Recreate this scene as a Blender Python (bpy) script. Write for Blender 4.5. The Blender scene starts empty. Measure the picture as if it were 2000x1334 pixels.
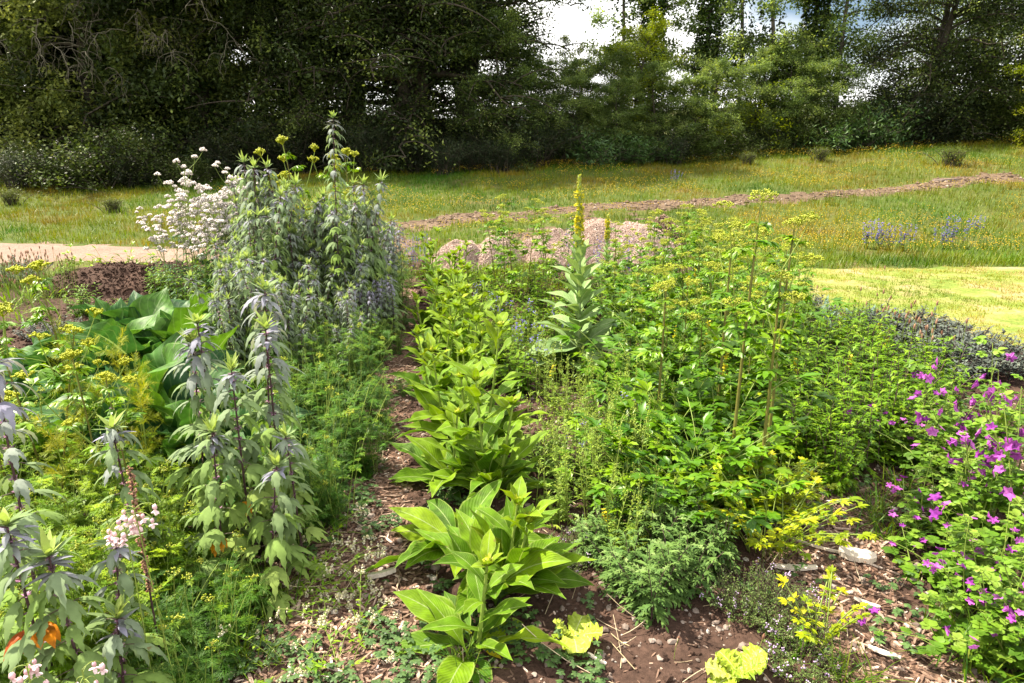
import bpy, math
import numpy as np
from mathutils import Vector

R = math.radians
SC = bpy.context.scene
COL = SC.collection

# ------------------------------------------------------------------ camera, sky, sun, exposure
CAM_H, PITCH, FPX = 1.65, R(15.4), 1333.0
cam_d = bpy.data.cameras.new('camera'); cam_d.lens = 24.0; cam_d.sensor_width = 36.0
cam_d.clip_start = 0.05; cam_d.clip_end = 2000
cam = bpy.data.objects.new('camera', cam_d); COL.objects.link(cam)
cam.location = (0, 0, CAM_H); cam.rotation_euler = (R(90) - PITCH, 0, 0)
SC.camera = cam

SUN_DIR = Vector((-0.62, 0.22, 1.0)).normalized()            # towards the sun: high, from the left
SUN_EL = math.asin(SUN_DIR.z); SUN_AZ = math.atan2(SUN_DIR.x, SUN_DIR.y)
w = bpy.data.worlds.new('World'); SC.world = w; w.use_nodes = True
nt = w.node_tree; bg = nt.nodes['Background']
sky = nt.nodes.new('ShaderNodeTexSky'); sky.sky_type = 'NISHITA'; sky.sun_disc = False
sky.sun_elevation = SUN_EL; sky.sun_rotation = SUN_AZ
sky.air_density = 1.0; sky.dust_density = 1.0
tc = nt.nodes.new('ShaderNodeTexCoord'); mp = nt.nodes.new('ShaderNodeMapping'); mp.inputs['Scale'].default_value = (1, 1, 2.6)
mp.inputs['Location'].default_value = (0.35, 0.1, 0.2)
nz = nt.nodes.new('ShaderNodeTexNoise'); nz.inputs['Scale'].default_value = 1.9; nz.inputs['Detail'].default_value = 7
rp = nt.nodes.new('ShaderNodeValToRGB'); rp.color_ramp.elements[0].position = 0.34; rp.color_ramp.elements[1].position = 0.53
mx = nt.nodes.new('ShaderNodeMixRGB'); mx.inputs['Color2'].default_value = (17.5, 17, 16.2, 1)
nt.links.new(tc.outputs['Generated'], mp.inputs['Vector']); nt.links.new(mp.outputs['Vector'], nz.inputs['Vector'])
nt.links.new(nz.outputs['Fac'], rp.inputs['Fac']); nt.links.new(rp.outputs['Color'], mx.inputs['Fac'])
nt.links.new(sky.outputs['Color'], mx.inputs['Color1']); nt.links.new(mx.outputs['Color'], bg.inputs['Color'])
bg.inputs['Strength'].default_value = 0.052

sd = bpy.data.lights.new('sun', 'SUN'); sd.energy = 5.0; sd.angle = R(1.0); sd.color = (1.0, 0.91, 0.75)
so = bpy.data.objects.new('sun', sd); COL.objects.link(so)
so.rotation_euler = SUN_DIR.to_track_quat('Z', 'Y').to_euler()

SC.view_settings.view_transform = 'Standard'; SC.view_settings.look = 'None'
SC.view_settings.gamma = 1.0; SC.view_settings.exposure = 1.45
SC.render.engine = 'CYCLES'
cy = SC.cycles
cy.max_bounces = 7; cy.diffuse_bounces = 2; cy.glossy_bounces = 2; cy.transmission_bounces = 4; cy.transparent_max_bounces = 4
cy.use_denoising = True; cy.caustics_reflective = False; cy.caustics_refractive = False

# ------------------------------------------------------------------ noise, terrain, pixel helper
def _hash(ix, iy, s):
    n = (ix * 374761393 + iy * 668265263 + s * 974634777) & 0x7fffffff
    n = ((n ^ (n >> 13)) * 1274126177) & 0x7fffffff
    return ((n ^ (n >> 16)) & 0xffff) / 65535.0
def vnoise(x, y, s=0):
    x = np.asarray(x, float); y = np.asarray(y, float)
    ix = np.floor(x).astype(np.int64); iy = np.floor(y).astype(np.int64)
    fx = x - ix; fy = y - iy; fx = fx * fx * (3 - 2 * fx); fy = fy * fy * (3 - 2 * fy)
    a = _hash(ix, iy, s); b = _hash(ix + 1, iy, s); c = _hash(ix, iy + 1, s); d = _hash(ix + 1, iy + 1, s)
    return (a + (b - a) * fx) * (1 - fy) + (c + (d - c) * fx) * fy
def fbm(x, y, s=0, o=4):
    v = 0; amp = 0.5
    for k in range(o):
        v = v + amp * vnoise(np.asarray(x) * 2 ** k, np.asarray(y) * 2 ** k, s + k); amp *= 0.5
    return v
def sst(a, b, x):
    t = np.clip((np.asarray(x, float) - a) / (b - a), 0, 1); return t * t * (3 - 2 * t)
def terr(x, y):
    x = np.asarray(x, float); y = np.asarray(y, float)
    top = 1.0 + 0.05 * np.clip(x, 0, 22) + 0.015 * np.clip(x, -20, 0)
    z = sst(11.5, 25, y) * (top + .12) + sst(24.5, 31, y) * 0.9 + sst(36, 75, y) * (3.0) + sst(90, 260, y) * 5
    z = z + sst(10.5, 13, y) * (fbm(x * 0.35, y * 0.35, 5, 3) - 0.45) * 0.35
    return z
def ray(px, py):
    u = (px - 1000) / FPX; v = (667 - py) / FPX
    d = np.array([u, math.cos(PITCH) + v * math.sin(PITCH), -math.sin(PITCH) + v * math.cos(PITCH)])
    return d
def G(px, py):
    """ground point seen at a place of the photograph"""
    d = ray(px, py); t = 0.5
    while t < 400:
        p = d * t
        if CAM_H + p[2] <= terr(p[0], p[1]): break
        t += 0.01 + t * 0.002
    return np.array([p[0], p[1], float(terr(p[0], p[1]))])
def D(px, depth):
    """ground point at a distance, in the direction of a column of the photograph"""
    x = (px - 1000) / FPX * depth / math.cos(PITCH) * 0.985
    return np.array([x, depth, float(terr(x, depth))])
def top_h(p, py):
    """height of something standing at p whose tip is seen at row py"""
    v = (667 - py) / FPX
    dy = math.cos(PITCH) + v * math.sin(PITCH); dz = -math.sin(PITCH) + v * math.cos(PITCH)
    return CAM_H + dz / dy * p[1] - p[2]

# ------------------------------------------------------------------ mesh builder
class MB:
    def __init__(s):
        s.v = []; s.f4 = []; s.f3 = []; s.uv = []; s.var = []; s.n = 0
    def add(s, V, F, uv=None, var=None):
        V = np.asarray(V, float).reshape(-1, 3); F = np.asarray(F, np.int64); m = len(V)
        (s.f4 if F.shape[1] == 4 else s.f3).append(F + s.n)
        s.v.append(V); s.uv.append(np.zeros((m, 2)) if uv is None else np.asarray(uv, float).reshape(-1, 2))
        s.var.append(np.full(m, 0.5) if var is None else np.broadcast_to(np.asarray(var, float), (m,)))
        s.n += m
    def mesh(s, name, mat, smooth=True):
        me = bpy.data.meshes.new(name)
        if not s.n: return me
        V = np.concatenate(s.v); f4 = np.concatenate(s.f4) if s.f4 else np.zeros((0, 4), int); f3 = np.concatenate(s.f3) if s.f3 else np.zeros((0, 3), int)
        idx = np.concatenate([f4.ravel(), f3.ravel()]).astype(np.int32)
        st = np.concatenate([np.arange(len(f4)) * 4, len(f4) * 4 + np.arange(len(f3)) * 3]).astype(np.int32)
        me.vertices.add(len(V)); me.vertices.foreach_set('co', V.ravel().astype(np.float32))
        me.loops.add(len(idx)); me.loops.foreach_set('vertex_index', idx)
        me.polygons.add(len(st)); me.polygons.foreach_set('loop_start', st)
        me.polygons.foreach_set('use_smooth', np.full(len(st), smooth))
        a = me.attributes.new('var', 'FLOAT', 'POINT'); a.data.foreach_set('value', np.concatenate(s.var).astype(np.float32))
        uv = me.uv_layers.new(name='UVMap'); uv.data.foreach_set('uv', np.concatenate(s.uv)[idx].ravel().astype(np.float32))
        me.update(calc_edges=True)
        me.materials.append(mat)
        return me

def bc(a, m): return np.broadcast_to(np.asarray(a, float), (m,))
def axis(base, az, el, L, bend, n):
    """arching curves: points (M,n+1,3), tangents, sides, normals"""
    base = np.asarray(base, float).reshape(-1, 3); m = len(base)
    az, el, L, bend = (bc(a, m)[:, None] for a in (az, el, L, bend))
    t = np.linspace(0, 1, n + 1)[None]
    am = el - bend * (t[:, :-1] + 0.5 / n)
    r = np.concatenate([np.zeros((m, 1)), np.cumsum(np.cos(am), 1)], 1) * L / n
    z = np.concatenate([np.zeros((m, 1)), np.cumsum(np.sin(am), 1)], 1) * L / n
    h = np.stack([np.cos(az), np.sin(az), np.zeros_like(az)], -1)
    up = np.array([0, 0, 1.0])
    P = base[:, None] + r[..., None] * h + z[..., None] * up
    a = (el - bend * t)[..., None]
    T = np.cos(a) * h + np.sin(a) * up; N = -np.sin(a) * h + np.cos(a) * up
    S = np.stack([-np.sin(az), np.cos(az), np.zeros_like(az)], -1) + 0 * T
    return P, T, S, N
def blades(mb, base, az, el, L, W, bend=0.0, prof=(0.2, 1, 0.0), nw=1, fold=0.0, roll=0.0, wave=0.0, freq=3.0, var=0.5, rng=None, cup=0.0, ruff=0.0):
    base = np.asarray(base, float).reshape(-1, 3); m = len(base)
    if m == 0: return
    prof = np.asarray(prof, float); n = len(prof) - 1
    P, T, S, N = axis(base, az, el, L, bend, n)
    ro = bc(roll, m)[:, None, None]; S2 = np.cos(ro) * S + np.sin(ro) * N; N2 = -np.sin(ro) * S + np.cos(ro) * N
    u = np.linspace(-1, 1, nw + 1); half = bc(W, m)[:, None] * 0.5 * prof[None]
    t = np.linspace(0, 1, n + 1)
    off = half[:, :, None] * u
    lift = bc(fold, m)[:, None, None] * half[:, :, None] * np.abs(u) + bc(cup, m)[:, None, None] * half[:, :, None] * u ** 2
    if np.any(np.asarray(wave) != 0) and rng is not None:
        ph = rng.uniform(0, 6.28, (m, 1, 1)); ph2 = rng.uniform(0, 6.28, (m, 1, 1))
        lift = lift + bc(wave, m)[:, None, None] * half[:, :, None] * np.abs(u) * np.sin(ph + ph2 * np.sign(u) + freq * 6.28 * t[None, :, None])
    if ruff and rng is not None:
        lift = lift + ruff * half[:, :, None] * (u ** 2) * rng.normal(0, 1, (m, n + 1, nw + 1))
    V = P[:, :, None] + off[..., None] * S2[:, :, None] + lift[..., None] * N2[:, :, None]
    uv = np.stack(np.broadcast_arrays((u * 0.5 + 0.5)[None, None], t[None, :, None], ), -1)
    uv = np.broadcast_to(uv, (m, n + 1, nw + 1, 2))
    i = np.arange(n)[:, None] * (nw + 1) + np.arange(nw)[None]
    q = np.stack([i, i + 1, i + nw + 2, i + nw + 1], -1).reshape(-1, 4)
    F = (q[None] + (np.arange(m) * (n + 1) * (nw + 1))[:, None, None]).reshape(-1, 4)
    mb.add(V, F, uv, np.repeat(bc(var, m), (n + 1) * (nw + 1)))
def diamonds(mb, base, az, el, L, W, roll=0.0, var=0.5):
    """one folded four-cornered leaf per point"""
    base = np.asarray(base, float).reshape(-1, 3); m = len(base)
    if m == 0: return
    az, el, L, W, ro = (bc(a, m)[:, None] for a in (az, el, L, W, roll))
    T = np.concatenate([np.cos(el) * np.cos(az), np.cos(el) * np.sin(az), np.sin(el)], 1)
    S = np.concatenate([-np.sin(az), np.cos(az), 0 * az], 1); N = np.cross(T, S)
    S2 = np.cos(ro) * S + np.sin(ro) * N; N2 = -np.sin(ro) * S + np.cos(ro) * N
    V = np.stack([base, base + T * L * 0.5 + S2 * W * 0.5 - N2 * W * 0.12, base + T * L - N2 * L * 0.08, base + T * L * 0.5 - S2 * W * 0.5 - N2 * W * 0.12], 1)
    F = np.arange(m * 4).reshape(m, 4)
    uv = np.tile(np.array([[.5, 0], [1, .5], [.5, 1], [0, .5]]), (m, 1))
    mb.add(V, F, uv, np.repeat(bc(var, m), 4))
def tubes(mb, P, rad, sides=5, var=0.5, cap=False):
    P = np.asarray(P, float); k, n, _ = P.shape
    rad = np.broadcast_to(np.asarray(rad, float), (k, n))
    T = np.gradient(P, axis=1); T /= np.linalg.norm(T, axis=-1, keepdims=True) + 1e-9
    ref = np.where(np.abs(T[:, :1, 2:3]) > 0.8, np.array([1.0, 0.1, 0]), np.array([0, 0.1, 1.0])) + 0 * T
    A = np.cross(T, ref); A /= np.linalg.norm(A, axis=-1, keepdims=True) + 1e-9
    B = np.cross(T, A)
    th = np.arange(sides) / sides * 2 * math.pi
    V = P[:, :, None] + rad[:, :, None, None] * (np.cos(th)[:, None] * A[:, :, None] + np.sin(th)[:, None] * B[:, :, None])
    i = np.arange(n - 1)[:, None] * sides; j = np.arange(sides)[None]; j2 = (j + 1) % sides
    q = np.stack([i + j, i + j2, i + sides + j2, i + sides + j], -1).reshape(-1, 4)
    F = (q[None] + (np.arange(k) * n * sides)[:, None, None]).reshape(-1, 4)
    uv = np.stack(np.broadcast_arrays((np.arange(sides) / sides)[None, None, :], np.linspace(0, 1, n)[None, :, None]), -1)
    mb.add(V, F, np.broadcast_to(uv, (k, n, sides, 2)), np.repeat(bc(var, k), n * sides))
_g = (1 + 5 ** .5) / 2
_IV = np.array([(-1, _g, 0), (1, _g, 0), (-1, -_g, 0), (1, -_g, 0), (0, -1, _g), (0, 1, _g), (0, -1, -_g), (0, 1, -_g), (_g, 0, -1), (_g, 0, 1), (-_g, 0, -1), (-_g, 0, 1)]) / math.hypot(1, _g)
_IF = np.array([(0, 11, 5), (0, 5, 1), (0, 1, 7), (0, 7, 10), (0, 10, 11), (1, 5, 9), (5, 11, 4), (11, 10, 2), (10, 7, 6), (7, 1, 8), (3, 9, 4), (3, 4, 2), (3, 2, 6), (3, 6, 8), (3, 8, 9), (4, 9, 5), (2, 4, 11), (6, 2, 10), (8, 6, 7), (9, 8, 1)])
_OV = np.array([(1, 0, 0), (-1, 0, 0), (0, 1, 0), (0, -1, 0), (0, 0, 1), (0, 0, -1.)])
_OF = np.array([(0, 2, 4), (2, 1, 4), (1, 3, 4), (3, 0, 4), (2, 0, 5), (1, 2, 5), (3, 1, 5), (0, 3, 5)])
def blobs(mb, c, r, var=0.5, low=False, rng=None, jit=0.0):
    c = np.asarray(c, float).reshape(-1, 3); m = len(c)
    if m == 0: return
    V0, F0 = (_OV, _OF) if low else (_IV, _IF)
    r = np.asarray(r, float)
    r = np.broadcast_to(r[..., None] if r.ndim == 1 and len(r) == m and m != 3 else r, (m, 3)) if r.ndim < 2 else r
    V = V0[None] * r[:, None]
    if jit and rng is not None: V = V * (1 + rng.uniform(-jit, jit, (m, len(V0), 1)))
    V = V + c[:, None]
    mb.add(V, (F0[None] + (np.arange(m) * len(V0))[:, None, None]).reshape(-1, 3), None, np.repeat(bc(var, m), len(V0)))
def shards(mb, c, L, W, H, az, tilt, var):
    """bevel-ended flat chips: six-sided lozenge boxes"""
    c = np.asarray(c, float).reshape(-1, 3); m = len(c)
    o = np.array([(-.5, -.2), (-.3, -.5), (.42, -.4), (.5, .1), (.25, .5), (-.4, .4)])
    V0 = np.concatenate([np.c_[o, np.full(6, -.5)], np.c_[o * .9, np.full(6, .5)]])
    L, W, H, az, tilt = (bc(a, m)[:, None] for a in (L, W, H, az, tilt))
    X = V0[None, :, 0] * L; Y = V0[None, :, 1] * W; Z = V0[None, :, 2] * H
    Z, X = Z * np.cos(tilt) + X * np.sin(tilt), X * np.cos(tilt) - Z * np.sin(tilt)
    V = np.stack([X * np.cos(az) - Y * np.sin(az), X * np.sin(az) + Y * np.cos(az), Z], -1) + c[:, None]
    k = np.arange(6); k2 = (k + 1) % 6
    side = np.stack([k, k2, k2 + 6, k + 6], -1)
    Q = np.concatenate([side, np.array([(6, 7, 8, 9), (6, 9, 10, 11), (3, 2, 1, 0), (5, 4, 3, 0)])])
    mb.add(V, (Q[None] + (np.arange(m) * 12)[:, None, None]).reshape(-1, 4), None, np.repeat(bc(var, m), 12))

# ------------------------------------------------------------------ objects
def link(o): COL.objects.link(o); return o
def tag(o, label=None, cat=None, group=None, kind=None):
    for k, v in (('label', label), ('category', cat), ('group', group), ('kind', kind)):
        if v: o[k] = v
    return o
def place(kit, name, label, cat, loc, rotz=0.0, s=1.0, group=None, tilt=(0, 0), sz=None):
    """a thing: an Empty at its base, one mesh object per part of the kit (copies share the mesh data)"""
    e = link(bpy.data.objects.new(name, None)); e.empty_display_size = 0.1
    e.location = tuple(float(a) for a in loc); e.rotation_euler = (tilt[0], tilt[1], rotz); e.scale = (s, s, sz or s)
    tag(e, label, cat, group)
    for k in kit:
        o = link(bpy.data.objects.new(k[0], k[1])); o.parent = e
        if len(k) > 2: o['label'] = k[2]
    return e
def solo(mb, name, mat, kind=None, label=None, cat=None, group=None, smooth=True):
    o = link(bpy.data.objects.new(name, mb.mesh(name, mat, smooth)))
    return tag(o, label, cat, group, kind)

# ------------------------------------------------------------------ materials
def _mat(name):
    m = bpy.data.materials.new(name); m.use_nodes = True; nt = m.node_tree
    return m, nt, nt.nodes['Principled BSDF'], nt.nodes['Material Output']
def N_(nt, t, **kw):
    n = nt.nodes.new('ShaderNode' + t)
    for k, v in kw.items():
        if k in n.inputs: n.inputs[k].default_value = v
        else: setattr(n, k, v)
    return n
def ramp_node(nt, stops, fac):
    r = nt.nodes.new('ShaderNodeValToRGB'); e = r.color_ramp.elements
    while len(e) < len(stops): e.new(0.5)
    for k, (p, c) in enumerate(stops): e[k].position = p; e[k].color = (*c, 1)
    nt.links.new(fac, r.inputs['Fac']); return r.outputs['Color']
def leaf_mat(name, stops, trans=0.32, rough=0.5, vein=None, veins=9.0, tgain=(1.25, 1.2, 0.6), nscale=14.0, nvar=0.35, spec=0.3, bump=0.0, edge=None, gsat=1.2, spots=0.0):
    def sat(c):
        l = .3 * c[0] + .6 * c[1] + .1 * c[2]; return tuple(max(.004, l + (x - l) * gsat) for x in c)
    stops = [(p, sat(c)) for p, c in stops]
    m, nt, b, out = _mat(name)
    at = N_(nt, 'Attribute', attribute_name='var')
    col = ramp_node(nt, stops, at.outputs['Fac'])
    co = N_(nt, 'TexCoord'); no = N_(nt, 'TexNoise', Scale=nscale, Detail=4.0)
    nt.links.new(co.outputs['Object'], no.inputs['Vector'])
    mr = N_(nt, 'MapRange'); mr.inputs['From Min'].default_value = 0.3; mr.inputs['From Max'].default_value = 0.7
    mr.inputs['To Min'].default_value = 1 - nvar; mr.inputs['To Max'].default_value = 1 + nvar
    nt.links.new(no.outputs['Fac'], mr.inputs['Value'])
    mu = N_(nt, 'MixRGB', blend_type='MULTIPLY', Fac=1.0); nt.links.new(col, mu.inputs['Color1']); nt.links.new(mr.outputs['Result'], mu.inputs['Color2'])
    col = mu.outputs['Color']
    hgt = None
    if vein:
        uv = N_(nt, 'UVMap'); sp = N_(nt, 'SeparateXYZ'); nt.links.new(uv.outputs['UV'], sp.inputs[0])
        def M(op, a, b2=None):
            n = N_(nt, 'Math', operation=op)
            for i, x in enumerate((a, b2)):
                if x is None: continue
                if isinstance(x, (int, float)): n.inputs[i].default_value = x
                else: nt.links.new(x, n.inputs[i])
            return n.outputs[0]
        au = M('ABSOLUTE', M('SUBTRACT', sp.outputs[0], 0.5))           # 0 midrib .. 0.5 margin
        mid = M('LESS_THAN', au, 0.020)
        ph = M('FRACT', M('MULTIPLY', M('SUBTRACT', sp.outputs[1], M('MULTIPLY', au, 0.55)), veins))
        sv = M('LESS_THAN', M('ABSOLUTE', M('SUBTRACT', ph, 0.5)), 0.07)
        f = M('MAXIMUM', mid, M('MULTIPLY', sv, 0.22))
        mv = N_(nt, 'MixRGB'); mv.inputs['Color2'].default_value = (*vein, 1)
        nt.links.new(f, mv.inputs['Fac']); nt.links.new(col, mv.inputs['Color1']); col = mv.outputs['Color']
        hgt = M('ABSOLUTE', M('SUBTRACT', ph, 0.5))
        if edge:
            ef = M('MULTIPLY', M('GREATER_THAN', au, 0.455), 0.7)
            me_ = N_(nt, 'MixRGB'); me_.inputs['Color2'].default_value = (*edge, 1)
            nt.links.new(ef, me_.inputs['Fac']); nt.links.new(col, me_.inputs['Color1']); col = me_.outputs['Color']
    if spots:
        n3 = N_(nt, 'TexNoise', Scale=26.0, Detail=5.0, Roughness=0.7); nt.links.new(co.outputs['Object'], n3.inputs['Vector'])
        m3 = N_(nt, 'MapRange'); m3.inputs['From Min'].default_value = 0.66; m3.inputs['From Max'].default_value = 0.72; m3.inputs['To Max'].default_value = spots
        nt.links.new(n3.outputs['Fac'], m3.inputs['Value'])
        ms3 = N_(nt, 'MixRGB'); ms3.inputs['Color2'].default_value = (.17, .11, .035, 1); nt.links.new(m3.outputs['Result'], ms3.inputs['Fac']); nt.links.new(col, ms3.inputs['Color1']); col = ms3.outputs['Color']
    nt.links.new(col, b.inputs['Base Color']); b.inputs['Roughness'].default_value = rough
    b.inputs['Specular IOR Level'].default_value = spec
    if hgt is not None or bump:
        bp = N_(nt, 'Bump', Strength=0.25 if hgt is not None else bump, Distance=0.01)
        nt.links.new(hgt if hgt is not None else no.outputs['Fac'], bp.inputs['Height']); nt.links.new(bp.outputs['Normal'], b.inputs['Normal'])
    if trans > 0:
        tg = N_(nt, 'MixRGB', blend_type='MULTIPLY', Fac=1.0); tg.inputs['Color2'].default_value = (*tgain, 1); nt.links.new(col, tg.inputs['Color1'])
        tr = N_(nt, 'BsdfTranslucent'); nt.links.new(tg.outputs['Color'], tr.inputs['Color'])
        ms = N_(nt, 'MixShader', Fac=trans); nt.links.new(b.outputs[0], ms.inputs[1]); nt.links.new(tr.outputs[0], ms.inputs[2])
        nt.links.new(ms.outputs[0], out.inputs['Surface'])
    return m
def plain_mat(name, stops, rough=0.8, nscale=30.0, nvar=0.3, bump=0.3, trans=0.0):
    return leaf_mat(name, stops, trans=trans, rough=rough, nscale=nscale, nvar=nvar, bump=bump, spec=0.2, gsat=1.0)
def ground_mat(name, stops, scale=3.0, fine=60.0, stops2=None, bump=0.6, rough=0.9, bscale=None, vor=None):
    """large patches x fine grain, with bump"""
    m, nt, b, out = _mat(name)
    co = N_(nt, 'TexCoord')
    n1 = N_(nt, 'TexNoise', Scale=scale, Detail=6.0, Roughness=0.65); nt.links.new(co.outputs['Object'], n1.inputs['Vector'])
    c1 = ramp_node(nt, stops, n1.outputs['Fac'])
    n2 = N_(nt, 'TexNoise', Scale=fine, Detail=5.0, Roughness=0.7); nt.links.new(co.outputs['Object'], n2.inputs['Vector'])
    c2 = ramp_node(nt, stops2 or [(0.25, (.45, .45, .45)), (0.75, (1.5, 1.5, 1.5))], n2.outputs['Fac'])
    mu = N_(nt, 'MixRGB', blend_type='MULTIPLY', Fac=1.0); nt.links.new(c1, mu.inputs['Color1']); nt.links.new(c2, mu.inputs['Color2'])
    col = mu.outputs['Color']
    h = n2.outputs['Fac']
    if vor:
        vo = N_(nt, 'TexVoronoi', Scale=vor[0]); vo.inputs['Randomness'].default_value = 1.0
        mpn = N_(nt, 'Mapping'); mpn.inputs['Scale'].default_value = (1, 2.2, 1); mpn.inputs['Rotation'].default_value = (0, 0, 0.6)
        nw = N_(nt, 'TexNoise', Scale=6.0); nt.links.new(co.outputs['Object'], nw.inputs['Vector'])
        ad = N_(nt, 'MixRGB', blend_type='ADD', Fac=0.35); nt.links.new(co.outputs['Object'], ad.inputs['Color1']); nt.links.new(nw.outputs['Color'], ad.inputs['Color2'])
        nt.links.new(ad.outputs['Color'], mpn.inputs['Vector']); nt.links.new(mpn.outputs['Vector'], vo.inputs['Vector'])
        sp = N_(nt, 'SeparateXYZ'); nt.links.new(vo.outputs['Color'], sp.inputs[0])
        c3 = ramp_node(nt, vor[1], sp.outputs[0])
        m3 = N_(nt, 'MixRGB', blend_type='MULTIPLY', Fac=0.85); nt.links.new(col, m3.inputs['Color1']); nt.links.new(c3, m3.inputs['Color2']); col = m3.outputs['Color']
        h = vo.outputs['Distance']
    nt.links.new(col, b.inputs['Base Color']); b.inputs['Roughness'].default_value = rough; b.inputs['Specular IOR Level'].default_value = 0.15
    bp = N_(nt, 'Bump', Strength=bump, Distance=0.02); nt.links.new(h, bp.inputs['Height']); nt.links.new(bp.outputs['Normal'], b.inputs['Normal'])
    return m

MT = {}
MT['soil'] = ground_mat('soil', [(0.3, (.045, .026, .019)), (0.7, (.095, .056, .041))], 2.5, 45)
MT['chips_ground'] = ground_mat('chip_ground', [(0.3, (.10, .060, .043)), (0.7, (.19, .125, .092))], 3.0, 60, vor=(55, [(0, (.45, .4, .38)), (.6, (1, .95, .9)), (1, (2.0, 1.85, 1.7))]))
MT['lawn'] = ground_mat('lawn', [(0.36, (.31, .24, .13)), (0.45, (.24, .225, .075)), (0.55, (.165, .205, .038)), (0.7, (.10, .16, .025))], 1.7, 30, bump=0.6)
MT['meadow'] = ground_mat('meadow', [(0.3, (.11, .085, .035)), (0.45, (.085, .10, .022)), (0.7, (.05, .085, .015))], 0.8, 25)
MT['gravel'] = ground_mat('gravel', [(0.3, (.20, .135, .105)), (0.7, (.27, .19, .15))], 1.5, 30)
MT['dirt'] = ground_mat('dirt', [(0.3, (.085, .056, .036)), (0.7, (.17, .12, .082))], 1.2, 18)
MT['chips'] = plain_mat('wood_chips', [(0, (.08, .042, .03)), (.5, (.24, .155, .11)), (.85, (.46, .34, .27)), (1, (.62, .53, .45))], nscale=60)
MT['pinkchips'] = plain_mat('pink_chips', [(0, (.26, .17, .13)), (.5, (.46, .34, .285)), (1, (.66, .55, .48))], nscale=60)
MT['stone'] = plain_mat('stone', [(0, (.13, .095, .078)), (.8, (.25, .20, .17)), (1, (.46, .42, .37))], nscale=25)
MT['trackstone'] = plain_mat('track_stone', [(0, (.08, .052, .035)), (.7, (.20, .14, .10)), (1, (.36, .30, .25))], nscale=25)
MT['plank'] = plain_mat('weathered_plank', [(0, (.45, .37, .28)), (1, (.72, .64, .55))], nscale=18, nvar=0.25)
MT['bark'] = plain_mat('bark', [(0, (.03, .025, .018)), (1, (.085, .07, .052))], nscale=8, nvar=0.4, bump=0.8)
MT['deadwood'] = plain_mat('dead_twig', [(0, (.09, .08, .055)), (1, (.16, .145, .11))], nscale=6)
MT['grass'] = leaf_mat('grass', [(0, (.18, .14, .05)), (.2, (.175, .17, .030)), (.55, (.120, .165, .016)), (1, (.050, .105, .012))], trans=0.32, nscale=0.5, nvar=0.3, gsat=1.4)
MT['lawn_grass'] = leaf_mat('lawn_grass', [(0, (.36, .28, .13)), (.3, (.28, .26, .055)), (.65, (.19, .235, .035)), (1, (.10, .17, .022))], trans=0.3, nscale=0.8, nvar=0.3, gsat=1.15)
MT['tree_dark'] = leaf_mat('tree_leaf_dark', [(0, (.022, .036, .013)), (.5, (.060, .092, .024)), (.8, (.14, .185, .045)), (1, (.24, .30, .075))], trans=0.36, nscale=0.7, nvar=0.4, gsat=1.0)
MT['tree_mid'] = leaf_mat('tree_leaf_green', [(0, (.070, .118, .036)), (.5, (.16, .235, .065)), (1, (.32, .40, .11))], trans=0.5, nscale=0.7, nvar=0.35, gsat=1.0)
MT['tree_olive'] = leaf_mat('tree_leaf_olive', [(0, (.055, .085, .022)), (.5, (.18, .22, .052)), (1, (.38, .42, .11))], trans=0.45, nscale=0.7, nvar=0.35, gsat=1.0)
MT['tree_lime'] = leaf_mat('tree_leaf_lime', [(0, (.11, .15, .025)), (.6, (.22, .27, .04)), (1, (.34, .36, .07))], trans=0.5, nscale=0.7, nvar=0.3)
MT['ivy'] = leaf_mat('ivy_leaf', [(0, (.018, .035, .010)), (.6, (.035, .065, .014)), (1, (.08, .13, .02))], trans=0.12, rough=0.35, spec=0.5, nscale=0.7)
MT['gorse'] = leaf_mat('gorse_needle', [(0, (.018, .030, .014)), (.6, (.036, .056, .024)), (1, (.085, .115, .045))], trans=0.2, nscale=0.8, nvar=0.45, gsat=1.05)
MT['bramble'] = leaf_mat('bramble_leaf', [(0, (.035, .056, .016)), (.6, (.075, .105, .030)), (1, (.17, .19, .08))], trans=0.25, nscale=0.8, nvar=0.45)
MT['fern'] = leaf_mat('fern_frond', [(0, (.030, .065, .022)), (1, (.085, .135, .05))], trans=0.25, nscale=1)
MT['hedge_shaded'] = leaf_mat('hedge_leaf_shaded', [(0, (.010, .017, .008)), (.6, (.024, .036, .012)), (1, (.07, .085, .028))], trans=0.2, nscale=0.8, nvar=0.4, gsat=1.0)  # evergreen leaf, its colour deepened to paint in the shade under the trees
MT['bark_pale'] = plain_mat('pale_bark', [(0, (.07, .06, .048)), (1, (.15, .135, .11))], nscale=8, nvar=0.4, bump=0.8)
MT['tuft'] = leaf_mat('tuft_leaf', [(0, (.075, .105, .028)), (1, (.17, .20, .055))], trans=0.3, nscale=1)
MT['white_petal'] = leaf_mat('white_petal', [(0, (.60, .53, .50)), (1, (.76, .73, .71))], trans=0.2, tgain=(1, 1, 1), nvar=0.08)
MT['pink_petal'] = leaf_mat('pink_petal', [(0, (.62, .36, .42)), (1, (.85, .68, .70))], trans=0.2, tgain=(1, 1, 1), nvar=0.1)
MT['cream_petal'] = leaf_mat('cream_petal', [(0, (.42, .39, .22)), (1, (.68, .65, .53))], trans=0.2, tgain=(1, 1, 1), nvar=0.1)
MT['yellow_petal'] = leaf_mat('yellow_petal', [(0, (.62, .50, .02)), (1, (.76, .70, .04))], trans=0.25, tgain=(1, 1, .8), nvar=0.1, gsat=1.0)
MT['buttercup'] = leaf_mat('buttercup_petal', [(0, (.55, .33, .02)), (1, (.62, .50, .03))], trans=0.2, tgain=(1, 1, .8), nvar=0.1, gsat=1.0)
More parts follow.
